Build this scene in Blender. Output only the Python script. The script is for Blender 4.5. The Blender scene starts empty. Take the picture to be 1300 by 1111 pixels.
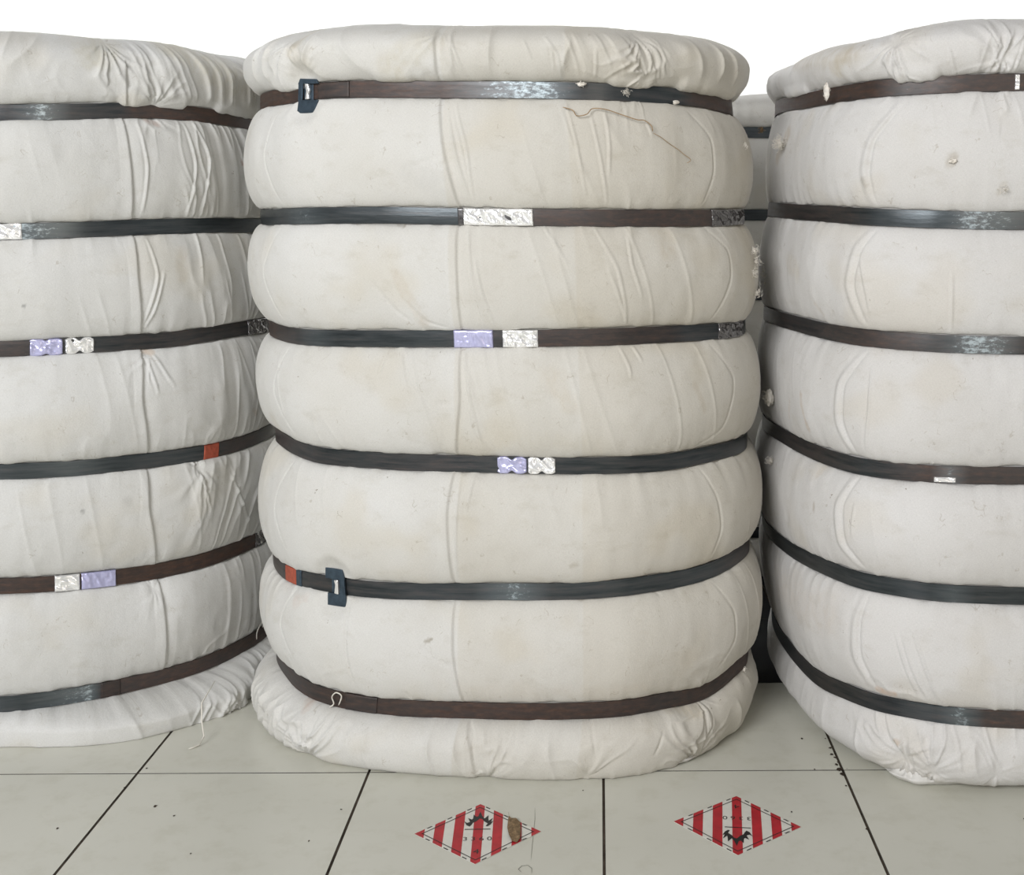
import bpy, math, random
import numpy as np
from mathutils import Vector

# ---------------------------------------------------------------- camera
F, CX, HY, H = 1604.0, 778.0, 267.0, 1.0766      # focal length (px), principal point, eye height (m)
W_IMG, H_IMG = 1300.0, 1111.0
scene = bpy.context.scene
COL = scene.collection
cam_data = bpy.data.cameras.new('camera')
cam = bpy.data.objects.new('camera', cam_data)
COL.objects.link(cam)
cam.location = (0, 0, H)
cam.rotation_euler = (math.radians(90), 0, 0)
cam_data.sensor_width = 36.0
cam_data.lens = F / W_IMG * 36.0
cam_data.shift_x = -(CX - W_IMG / 2) / W_IMG
cam_data.shift_y = -(H_IMG / 2 - HY) / W_IMG
cam_data.clip_start = 0.05
scene.camera = cam

# ---------------------------------------------------------------- world, lights, exposure
scene.view_settings.view_transform = 'Standard'
scene.view_settings.look = 'None'
scene.view_settings.gamma = 1.0
scene.view_settings.use_curve_mapping = False
scene.view_settings.exposure = 0.0
world = bpy.data.worlds.new('world')
scene.world = world
world.use_nodes = True
bg = world.node_tree.nodes['Background']
bg.inputs['Color'].default_value = (1.0, 0.995, 0.98, 1)
bg.inputs['Strength'].default_value = 0.25

def area_light(name, loc, target, sx, sy, power, color):
    ld = bpy.data.lights.new(name, 'AREA')
    ld.shape = 'RECTANGLE'; ld.size = sx; ld.size_y = sy
    ld.energy = power; ld.color = color
    o = bpy.data.objects.new(name, ld); COL.objects.link(o)
    o.location = loc
    o.rotation_euler = (Vector(target) - Vector(loc)).to_track_quat('-Z', 'Y').to_euler()
    return o
area_light('window_light', (-2.3, -2.4, 2.7), (-0.2, 2.5, 0.7), 2.4, 1.8, 262, (0.97, 0.975, 1.0))
area_light('right_area_light', (2.3, -3.4, 1.8), (0.3, 2.5, 0.6), 1.3, 2.4, 34, (1.0, 0.88, 0.74))  # unseen warm area light behind the camera, on the right
area_light('added_wall_light', (0.0, 6.5, 4.4), (0.0, 7.5, 3.0), 11.0, 0.5, 420, (1.0, 1.0, 1.0))  # added lamp, no known fixture: burns the back wall out to white

# ---------------------------------------------------------------- helpers
def tag(o, label=None, cat=None, group=None, kind=None):
    if label: o['label'] = label
    if cat: o['category'] = cat
    if group: o['group'] = group
    if kind: o['kind'] = kind
    return o

def empty(name, loc):
    o = bpy.data.objects.new(name, None); COL.objects.link(o)
    o.location = loc; o.empty_display_size = 0.1
    return o

def link_mesh(name, me, mat, parent=None, smooth=True):
    o = bpy.data.objects.new(name, me); COL.objects.link(o)
    for m in (mat if isinstance(mat, (list, tuple)) else [mat]):
        me.materials.append(m)
    if smooth:
        me.polygons.foreach_set('use_smooth', [True] * len(me.polygons))
    if parent:
        o.parent = parent
        world_inv = Vector(parent_origin(parent))
        o.location = -world_inv
    return o

def parent_origin(p):
    v = Vector((0, 0, 0))
    while p:
        v += p.location; p = p.parent
    return v

def np_mesh(name, verts, quads, uv=None, cols=None):
    """verts (N,3), quads (M,4) or list of faces"""
    me = bpy.data.meshes.new(name)
    if isinstance(quads, np.ndarray):
        k = quads.shape[1]
        me.vertices.add(len(verts)); me.vertices.foreach_set('co', verts.astype(np.float32).ravel())
        me.loops.add(quads.size); me.loops.foreach_set('vertex_index', quads.astype(np.int32).ravel())
        me.polygons.add(len(quads))
        me.polygons.foreach_set('loop_start', np.arange(0, quads.size, k, dtype=np.int32))
        me.update(calc_edges=True)
    else:
        me.from_pydata([tuple(v) for v in verts], [], quads)
    if uv is not None:
        layer = me.uv_layers.new(name='UVMap')
        li = np.empty(len(me.loops), dtype=np.int32); me.loops.foreach_get('vertex_index', li)
        layer.data.foreach_set('uv', uv[li].astype(np.float32).ravel())
    if cols is not None:
        for cname, arr in cols.items():
            a = me.color_attributes.new(cname, 'FLOAT_COLOR', 'POINT')
            a.data.foreach_set('color', arr.astype(np.float32).ravel())
    me.validate()
    return me

_tab = np.random.RandomState(11).rand(256, 256)
def vnoise(x, y, seed=0):
    """smooth value noise in 0..1"""
    x = x + seed * 17.31; y = y + seed * 9.77
    xi = np.floor(x).astype(int); yi = np.floor(y).astype(int)
    fx = x - xi; fy = y - yi
    fx = fx * fx * fx * (fx * (fx * 6 - 15) + 10); fy = fy * fy * fy * (fy * (fy * 6 - 15) + 10)
    g = lambda a, b: _tab[a % 256, b % 256]
    return (g(xi, yi) * (1 - fx) + g(xi + 1, yi) * fx) * (1 - fy) + (g(xi, yi + 1) * (1 - fx) + g(xi + 1, yi + 1) * fx) * fy
def ridged(x, y, seed=0):
    return 1 - np.abs(2 * vnoise(x, y, seed) - 1)
def soft_noise(x, y, seed=0):
    return 0.5 * vnoise(x * .81 + y * .59, y * .81 - x * .59, seed) + 0.3 * vnoise(x * 1.37 - y * 1.1 + 5, y * 1.4 + x * 1.1, seed + 1) + 0.2 * vnoise(x * 2.9 + y * 1.3, y * 2.7 - x * 1.6, seed + 2)
def smooth01(x):
    x = np.clip(x, 0, 1); return x * x * (3 - 2 * x)

# ---------------------------------------------------------------- materials
def new_mat(name):
    m = bpy.data.materials.new(name); m.use_nodes = True
    nt = m.node_tree; b = nt.nodes['Principled BSDF']
    return m, nt, b
def node(nt, t, **kw):
    n = nt.nodes.new(t)
    for k, v in kw.items(): setattr(n, k, v)
    return n
def ramp(nt, stops):
    r = nt.nodes.new('ShaderNodeValToRGB'); e = r.color_ramp.elements
    while len(e) > 2: e.remove(e[-1])
    e[0].position, e[0].color = stops[0][0], tuple(stops[0][1]) + (1,)
    e[1].position, e[1].color = stops[1][0], tuple(stops[1][1]) + (1,)
    for p, c in stops[2:]:
        x = e.new(p); x.color = tuple(c) + (1,)
    return r

def mapped_noise(nt, src, scale3, nscale, detail=4, rough=0.55):
    mp = node(nt, 'ShaderNodeMapping'); mp.inputs['Scale'].default_value = scale3
    nt.links.new(src, mp.inputs['Vector'])
    n = node(nt, 'ShaderNodeTexNoise'); n.inputs['Scale'].default_value = nscale
    n.inputs['Detail'].default_value = detail; n.inputs['Roughness'].default_value = rough
    nt.links.new(mp.outputs['Vector'], n.inputs['Vector'])
    return n

def mix_rgb(nt, fac, a, b, blend='MIX'):
    m = node(nt, 'ShaderNodeMix', data_type='RGBA', blend_type=blend)
    for sock, v in ((m.inputs[0], fac), (m.inputs[6], a), (m.inputs[7], b)):
        if hasattr(v, 'is_linked') or isinstance(v, bpy.types.NodeSocket): nt.links.new(v, sock)
        elif isinstance(v, (tuple, list)): sock.default_value = tuple(v)[:3] + (1,)
        else: sock.default_value = v
    return m.outputs[2]

def cloth_material(name, c1, c2):
    m, nt, b = new_mat(name)
    uv = node(nt, 'ShaderNodeUVMap').outputs['UV']          # metres along the cloth
    # slow mottling, a little warmer / cooler
    n1 = mapped_noise(nt, uv, (1, 1, 1), 3.2, 5, 0.6)
    r1 = ramp(nt, [(0.32, c1), (0.68, c2)])
    nt.links.new(n1.outputs['Fac'], r1.inputs['Fac'])
    # fine weave streaks
    n2 = mapped_noise(nt, uv, (260, 900, 1), 1.0, 2, 0.5)
    n3 = mapped_noise(nt, uv, (1100, 240, 1), 1.0, 2, 0.5)
    add = node(nt, 'ShaderNodeMath', operation='ADD')
    nt.links.new(n2.outputs['Fac'], add.inputs[0]); nt.links.new(n3.outputs['Fac'], add.inputs[1])
    wr = ramp(nt, [(0.36, (0.88, 0.88, 0.875)), (0.64, (1.0, 1.0, 1.0))])
    half = node(nt, 'ShaderNodeMath', operation='MULTIPLY'); half.inputs[1].default_value = 0.5
    nt.links.new(add.outputs[0], half.inputs[0]); nt.links.new(half.outputs[0], wr.inputs['Fac'])
    col = mix_rgb(nt, 1.0, r1.outputs['Color'], wr.outputs['Color'], 'MULTIPLY')
    # faint grey smudges
    n4 = mapped_noise(nt, uv, (1, 1.6, 1), 16, 6, 0.7)
    r4 = ramp(nt, [(0.54, (1, 1, 1)), (0.74, (0.88, 0.865, 0.83))])
    nt.links.new(n4.outputs['Fac'], r4.inputs['Fac'])
    col = mix_rgb(nt, 0.8, col, r4.outputs['Color'], 'MULTIPLY')
    # tiny trash specks
    v = node(nt, 'ShaderNodeTexVoronoi'); v.inputs['Scale'].default_value = 34
    wob = mapped_noise(nt, uv, (1, 1, 1), 90, 2)
    wm = mix_rgb(nt, 0.03, uv, wob.outputs['Color'], 'ADD')
    nt.links.new(wm, v.inputs['Vector'])
    r5 = ramp(nt, [(0.030, (0.42, 0.36, 0.30)), (0.065, (1, 1, 1))])
    nt.links.new(v.outputs['Distance'], r5.inputs['Fac'])
    gate = node(nt, 'ShaderNodeSeparateColor'); nt.links.new(v.outputs['Color'], gate.inputs['Color'])
    gt = node(nt, 'ShaderNodeMath', operation='GREATER_THAN'); gt.inputs[1].default_value = 0.86
    nt.links.new(gate.outputs['Red'], gt.inputs[0])
    col = mix_rgb(nt, gt.outputs[0], col, mix_rgb(nt, 1.0, col, r5.outputs['Color'], 'MULTIPLY'))
    # short dark fibres lying in the weave
    h = mapped_noise(nt, uv, (1.0, 0.7, 1), 30, 2, 0.5)
    hs = node(nt, 'ShaderNodeMath', operation='SUBTRACT'); hs.inputs[1].default_value = 0.5; nt.links.new(h.outputs['Fac'], hs.inputs[0])
    ha = node(nt, 'ShaderNodeMath', operation='ABSOLUTE'); nt.links.new(hs.outputs[0], ha.inputs[0])
    hr = ramp(nt, [(0.003, (0.82, 0.795, 0.76)), (0.010, (1, 1, 1))]); nt.links.new(ha.outputs[0], hr.inputs['Fac'])
    hg = mapped_noise(nt, uv, (1, 1, 1), 24, 4, 0.7)
    hgr = ramp(nt, [(0.58, (0, 0, 0)), (0.62, (1, 1, 1))]); nt.links.new(hg.outputs['Fac'], hgr.inputs['Fac'])
    col = mix_rgb(nt, hgr.outputs['Color'], col, mix_rgb(nt, 1.0, col, hr.outputs['Color'], 'MULTIPLY'))
    # stains carried as vertex colours
    at = node(nt, 'ShaderNodeVertexColor', layer_name='stain')
    col = mix_rgb(nt, 1.0, col, at.outputs['Color'], 'MULTIPLY')
    nt.links.new(col, b.inputs['Base Color'])
    b.inputs['Roughness'].default_value = 0.85
    b.inputs['Specular IOR Level'].default_value = 0.25
    b.inputs['Sheen Weight'].default_value = 0.08
    bp = node(nt, 'ShaderNodeBump'); bp.inputs['Strength'].default_value = 0.45; bp.inputs['Distance'].default_value = 0.0012
    n6 = mapped_noise(nt, uv, (1, 0.6, 1), 120, 5, 0.65)
    sm = node(nt, 'ShaderNodeMath', operation='ADD')
    nt.links.new(half.outputs[0], sm.inputs[0]); nt.links.new(n6.outputs['Fac'], sm.inputs[1])
    nt.links.new(sm.outputs[0], bp.inputs['Height']); nt.links.new(bp.outputs['Normal'], b.inputs['Normal'])
    return m
M_CLOTH_L = cloth_material('cotton_cloth_cool', (0.635, 0.63, 0.60), (0.70, 0.70, 0.685))
M_CLOTH_C = cloth_material('cotton_cloth_cream', (0.635, 0.62, 0.575), (0.705, 0.70, 0.675))
M_CLOTH_R = cloth_material('cotton_cloth_white', (0.655, 0.64, 0.615), (0.715, 0.705, 0.69))
M_CLOTH_B = cloth_material('cotton_cloth_shaded', (0.50, 0.485, 0.45), (0.60, 0.59, 0.56))  # back bale: shade of the gap put into a darker cloth colour

def strap_material():
    m, nt, b = new_mat('steel_strap')
    uv = node(nt, 'ShaderNodeUVMap').outputs['UV']
    at = node(nt, 'ShaderNodeVertexColor', layer_name='strap')   # r = rust, g = worn scratches and painted highlights
    sep = node(nt, 'ShaderNodeSeparateColor'); nt.links.new(at.outputs['Color'], sep.inputs['Color'])
    n1 = mapped_noise(nt, uv, (9, 110, 1), 1.0, 6, 0.65)
    n2 = mapped_noise(nt, uv, (45, 120, 1), 1.0, 5, 0.7)
    # rust factor
    a = node(nt, 'ShaderNodeMath', operation='MULTIPLY_ADD'); a.inputs[1].default_value = 1.5; a.inputs[2].default_value = -0.75
    nt.links.new(n1.outputs['Fac'], a.inputs[0])
    s = node(nt, 'ShaderNodeMath', operation='ADD', use_clamp=True)
    nt.links.new(sep.outputs['Red'], s.inputs[0]); nt.links.new(a.outputs[0], s.inputs[1])
    rust = ramp(nt, [(0.25, (0.020, 0.012, 0.009)), (0.5, (0.050, 0.025, 0.016)), (0.78, (0.105, 0.050, 0.030))])
    nt.links.new(n2.outputs['Fac'], rust.inputs['Fac'])
    steel = ramp(nt, [(0.3, (0.022, 0.027, 0.030)), (0.7, (0.072, 0.084, 0.090))])
    nt.links.new(n1.outputs['Fac'], steel.inputs['Fac'])
    col = mix_rgb(nt, s.outputs[0], steel.outputs['Color'], rust.outputs['Color'])
    # worn scratches, plus strap highlights painted into the colour
    n5 = mapped_noise(nt, uv, (70, 150, 1), 1.0, 6, 0.75)
    g = node(nt, 'ShaderNodeMath', operation='MULTIPLY_ADD'); g.inputs[1].default_value = 3.0; g.inputs[2].default_value = -2.2
    nt.links.new(n5.outputs['Fac'], g.inputs[0])
    g2 = node(nt, 'ShaderNodeMath', operation='ADD'); nt.links.new(g.outputs[0], g2.inputs[0]); nt.links.new(sep.outputs['Green'], g2.inputs[1])
    g3 = node(nt, 'ShaderNodeMath', operation='MULTIPLY', use_clamp=True); g3.inputs[1].default_value = 2.6
    nt.links.new(g2.outputs[0], g3.inputs[0])
    g4 = node(nt, 'ShaderNodeMath', operation='MULTIPLY', use_clamp=True); nt.links.new(g3.outputs[0], g4.inputs[0]); nt.links.new(sep.outputs['Green'], g4.inputs[1])
    g6 = node(nt, 'ShaderNodeMath', operation='MULTIPLY_ADD', use_clamp=True); g6.inputs[1].default_value = 0.30
    nt.links.new(sep.outputs['Green'], g6.inputs[0]); nt.links.new(g4.outputs[0], g6.inputs[2])
    col = mix_rgb(nt, g6.outputs[0], col, (0.44, 0.51, 0.54))
    nt.links.new(col, b.inputs['Base Color'])
    # metallic falls where rusty
    inv = node(nt, 'ShaderNodeMapRange'); inv.inputs['To Min'].default_value = 0.55; inv.inputs['To Max'].default_value = 0.05
    nt.links.new(s.outputs[0], inv.inputs['Value']); nt.links.new(inv.outputs['Result'], b.inputs['Metallic'])
    rr = node(nt, 'ShaderNodeMapRange'); rr.inputs['To Min'].default_value = 0.30; rr.inputs['To Max'].default_value = 0.55
    nt.links.new(s.outputs[0], rr.inputs['Value']); nt.links.new(rr.outputs['Result'], b.inputs['Roughness'])
    bp = node(nt, 'ShaderNodeBump'); bp.inputs['Strength'].default_value = 0.35; bp.inputs['Distance'].default_value = 0.0006
    nt.links.new(n2.outputs['Fac'], bp.inputs['Height']); nt.links.new(bp.outputs['Normal'], b.inputs['Normal'])
    return m
M_STRAP = strap_material()

def simple_mat(name, c, rough=0.5, metal=0.0, spec=0.5, var=0.12, nscale=60, coat=0.0):
    m, nt, b = new_mat(name)
    tc = node(nt, 'ShaderNodeTexCoord')
    n = mapped_noise(nt, tc.outputs['Object'], (1, 1, 1), nscale, 4)
    lo = tuple(max(0, x * (1 - var)) for x in c); hi = tuple(min(1, x * (1 + var)) for x in c)
    r = ramp(nt, [(0.3, lo), (0.7, hi)]); nt.links.new(n.outputs['Fac'], r.inputs['Fac'])
    nt.links.new(r.outputs['Color'], b.inputs['Base Color'])
    b.inputs['Roughness'].default_value = rough; b.inputs['Metallic'].default_value = metal
    b.inputs['Specular IOR Level'].default_value = spec; b.inputs['Coat Weight'].default_value = coat
    return m
M_FOIL = simple_mat('crinkled_foil', (0.97, 0.97, 0.96), 0.18, 0.55, 0.8, 0.04, 200)
M_LILAC = simple_mat('lilac_foil', (0.50, 0.50, 0.74), 0.28, 0.35, 0.8, 0.08, 120, 0.5)
M_CLEARTAPE = simple_mat('grey_film', (0.10, 0.095, 0.095), 0.18, 0.5, 0.9, 0.5, 160, 0.6)
M_RED = simple_mat('red_tape', (0.36, 0.075, 0.04), 0.55, 0.0, 0.4, 0.25, 120)
M_BUCKLE = simple_mat('blued_steel', (0.055, 0.082, 0.11), 0.42, 0.6, 0.6, 0.25, 90)
M_BRIGHT = simple_mat('bright_steel', (0.88, 0.87, 0.85), 0.25, 0.6, 0.8, 0.05, 90)
M_FLUFF = simple_mat('cotton_fluff', (0.78, 0.74, 0.67), 0.95, 0.0, 0.1, 0.08, 150)
M_RAG = simple_mat('white_rag', (0.66, 0.65, 0.62), 0.9, 0.0, 0.2, 0.06, 60)
M_THREAD = simple_mat('cotton_thread', (0.72, 0.69, 0.62), 0.9, 0.0, 0.1, 0.1, 150)
M_BROWNTHREAD = simple_mat('brown_thread', (0.36, 0.25, 0.15), 0.9, 0.0, 0.1, 0.2, 150)
M_GREYHAIR = simple_mat('grey_thread', (0.20, 0.20, 0.17), 0.8, 0.0, 0.2, 0.2, 150)
M_LEAF = simple_mat('dry_leaf', (0.20, 0.135, 0.075), 0.75, 0.0, 0.2, 0.45, 170)
M_WALL = simple_mat('white_wall_paint', (0.90, 0.90, 0.90), 0.8, 0.0, 0.2, 0.01, 2)
M_SRED = simple_mat('sticker_red', (0.42, 0.012, 0.022), 0.4, 0.0, 0.4, 0.18, 40)
M_SWHITE = simple_mat('sticker_white', (0.68, 0.67, 0.61), 0.4, 0.0, 0.4, 0.05, 40)
M_SBLACK = simple_mat('sticker_black', (0.012, 0.012, 0.012), 0.45, 0.0, 0.4, 0.2, 60)
M_DARKROWS = simple_mat('near_black_rows', (0.008, 0.009, 0.010), 0.55, 0.0, 0.2, 0.2, 8)

def tile_material():
    m, nt, b = new_mat('glazed_tile')
    tc = node(nt, 'ShaderNodeTexCoord').outputs['Object']
    n1 = mapped_noise(nt, tc, (1, 1, 1), 1.3, 4, 0.55)
    r1 = ramp(nt, [(0.3, (0.575, 0.57, 0.495)), (0.7, (0.645, 0.64, 0.57))]); nt.links.new(n1.outputs['Fac'], r1.inputs['Fac'])
    n2 = mapped_noise(nt, tc, (1, 1, 1), 14, 8, 0.7)
    r2 = ramp(nt, [(0.5, (1, 1, 1)), (0.8, (0.86, 0.85, 0.81))]); nt.links.new(n2.outputs['Fac'], r2.inputs['Fac'])
    col = mix_rgb(nt, 1.0, r1.outputs['Color'], r2.outputs['Color'], 'MULTIPLY')
    v = node(nt, 'ShaderNodeTexVoronoi'); v.inputs['Scale'].default_value = 11; nt.links.new(tc, v.inputs['Vector'])
    r5 = ramp(nt, [(0.022, (0.12, 0.10, 0.08)), (0.034, (1, 1, 1))]); nt.links.new(v.outputs['Distance'], r5.inputs['Fac'])
    gate = node(nt, 'ShaderNodeSeparateColor'); nt.links.new(v.outputs['Color'], gate.inputs['Color'])
    gt = node(nt, 'ShaderNodeMath', operation='GREATER_THAN'); gt.inputs[1].default_value = 0.80; nt.links.new(gate.outputs['Red'], gt.inputs[0])
    col = mix_rgb(nt, gt.outputs[0], col, mix_rgb(nt, 1.0, col, r5.outputs['Color'], 'MULTIPLY'))
    nt.links.new(col, b.inputs['Base Color'])
    b.inputs['Roughness'].default_value = 0.30; b.inputs['Specular IOR Level'].default_value = 0.35
    bp = node(nt, 'ShaderNodeBump'); bp.inputs['Strength'].default_value = 0.08; bp.inputs['Distance'].default_value = 0.002
    n3 = mapped_noise(nt, tc, (1, 1, 1), 5, 3); nt.links.new(n3.outputs['Fac'], bp.inputs['Height']); nt.links.new(bp.outputs['Normal'], b.inputs['Normal'])
    return m
M_TILE = tile_material()
M_GROUT = simple_mat('dirty_grout', (0.055, 0.042, 0.032), 0.9, 0.0, 0.1, 0.55, 25)
M_PALEGROUT = simple_mat('pale_grout', (0.10, 0.095, 0.08), 0.9, 0.0, 0.1, 0.5, 18)

# ---------------------------------------------------------------- setting: tiled floor and back wall
PHI = math.atan2(760 - CX, F)                       # joints vanish slightly left of the view axis
D_DIR = np.array([math.sin(PHI), math.cos(PHI)]); E_DIR = np.array([math.cos(PHI), -math.sin(PHI)])
Y0 = F * H / 712.3
ORG = np.array([-0.018, Y0])
def build_floor():
    rnd = random.Random(3)
    ue = [-0.891 - 0.45 * k for k in range(13, 0, -1)] + [-0.891, -0.4495, 0.0, 0.460] + [0.460 + 0.45 * k for k in range(1, 14)]
    ve = [0.45 * k for k in range(-12, 12)]
    vs, fs, mi = [], [], []
    def quad(pts, m):
        b0 = len(vs); vs.extend(pts); fs.append(tuple(range(b0, b0 + len(pts)))); mi.append(m)
    def P(u, v, z):
        p = ORG + E_DIR * u + D_DIR * v
        return (p[0], p[1], z)
    for j in range(len(ve) - 1):
        for i in range(len(ue) - 1):
            g, gv = 0.0014, 0.0014
            u0, u1 = ue[i] + g, ue[i + 1] - g; v0, v1 = ve[j] + gv, ve[j + 1] - gv
            zt = [0.0 - rnd.uniform(0, 0.0003) for _ in range(4)]
            be = 0.0012; bv = 0.0003
            dark = 2 if ve[j] > 0.44 and ve[j] < 0.46 or (ve[j] > 0.89 and ve[j] < 0.91) else 0  # two tile rows behind the front bales coloured near black
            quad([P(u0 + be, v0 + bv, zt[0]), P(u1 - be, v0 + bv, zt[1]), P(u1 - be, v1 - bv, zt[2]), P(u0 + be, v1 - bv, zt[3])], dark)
            lo = -0.0025
            top = [(u0 + be, v0 + bv), (u1 - be, v0 + bv), (u1 - be, v1 - bv), (u0 + be, v1 - bv)]
            bot = [(u0, v0), (u1, v0), (u1, v1), (u0, v1)]
            for k in range(4):
                k2 = (k + 1) % 4
                quad([P(*bot[k], lo), P(*bot[k2], lo), P(*top[k2], zt[k2]), P(*top[k], zt[k])], 3)
    # grout beds: dark along the depth joints, paler along the cross joints
    quad([P(ue[0], ve[0], -0.0024), P(ue[-1], ve[0], -0.0024), P(ue[-1], ve[-1], -0.0024), P(ue[0], ve[-1], -0.0024)], 3)
    for u in ue[1:-1]:
        quad([P(u - 0.0022, ve[0], -0.0015), P(u + 0.0022, ve[0], -0.0015), P(u + 0.0022, ve[-1], -0.0015), P(u - 0.0022, ve[-1], -0.0015)], 1)
    # crumbs of rust and dirt trodden along the right-hand joint
    def blotch(px, py, r, seed, m=1):
        Y = F * H / (py - HY); X = (px - CX) / F * Y; q = random.Random(seed); n = 9
        quad([(X + math.cos(2 * math.pi * k / n) * r * q.uniform(.5, 1.2), Y + math.sin(2 * math.pi * k / n) * r * q.uniform(.7, 1.8), 0.0006) for k in range(n)], m)
    for i, (x, y, r) in enumerate([(1066, 977, .008), (1062, 971, .005), (1069, 983, .006), (1056, 958, .005), (1060, 962, .0035), (1054, 950, .004), (1018, 938, .0035), (1034, 977, .003), (1048, 938, .0025), (1064, 968, .004), (1100, 1053, .003), (1074, 998, .003),
                                   (73, 1052, .003), (221, 1036, .003), (197, 1024, .005), (433, 1028, .0025), (392, 1068, .0025), (242, 1084, .002), (1005, 1031, .0025), (740, 1004, .002), (1300, 1040, .002), (186, 976, .003), (158, 1000, .002)]):
        blotch(x, y, r * .8, i)
    me = bpy.data.meshes.new('floor'); me.from_pydata(vs, [], fs)
    o = link_mesh('floor', me, [M_TILE, M_GROUT, M_DARKROWS, M_PALEGROUT], smooth=False)
    me.polygons.foreach_set('material_index', mi)
    tag(o, 'glossy pale grey-green square floor tiles with dark joints', None, None, 'structure')
build_floor()
def box_mesh(x0, x1, y0, y1, z0, z1):
    v = [(x0, y0, z0), (x1, y0, z0), (x1, y1, z0), (x0, y1, z0), (x0, y0, z1), (x1, y0, z1), (x1, y1, z1), (x0, y1, z1)]
    f = [(0, 3, 2, 1), (4, 5, 6, 7), (0, 1, 5, 4), (1, 2, 6, 5), (2, 3, 7, 6), (3, 0, 4, 7)]
    me = bpy.data.meshes.new('box'); me.from_pydata(v, [], f); return me
tag(link_mesh('wall_back', box_mesh(-7, 7, 7.3, 7.45, -0.0025, 4.6), M_WALL, smooth=False), 'plain bright white back wall', None, None, 'structure')

# ---------------------------------------------------------------- bale geometry
def catmull_closed(pts, n=4000):
    P = np.array(pts, float); k = len(P); out = []
    per = n // k
    for i in range(k):
        p0, p1, p2, p3 = P[(i - 1) % k], P[i], P[(i + 1) % k], P[(i + 2) % k]
        t0 = 0.0; t1 = t0 + np.linalg.norm(p1 - p0) ** 0.5; t2 = t1 + np.linalg.norm(p2 - p1) ** 0.5; t3 = t2 + np.linalg.norm(p3 - p2) ** 0.5
        t = np.linspace(t1, t2, per, endpoint=False)[:, None]
        A1 = (t1 - t) / (t1 - t0) * p0 + (t - t0) / (t1 - t0) * p1
        A2 = (t2 - t) / (t2 - t1) * p1 + (t - t1) / (t2 - t1) * p2
        A3 = (t3 - t) / (t3 - t2) * p2 + (t - t2) / (t3 - t2) * p3
        B1 = (t2 - t) / (t2 - t0) * A1 + (t - t0) / (t2 - t0) * A2
        B2 = (t3 - t) / (t3 - t1) * A2 + (t - t1) / (t3 - t1) * A3
        out.append((t2 - t) / (t2 - t1) * B1 + (t - t1) / (t2 - t1) * B2)
    return np.vstack(out)

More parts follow.
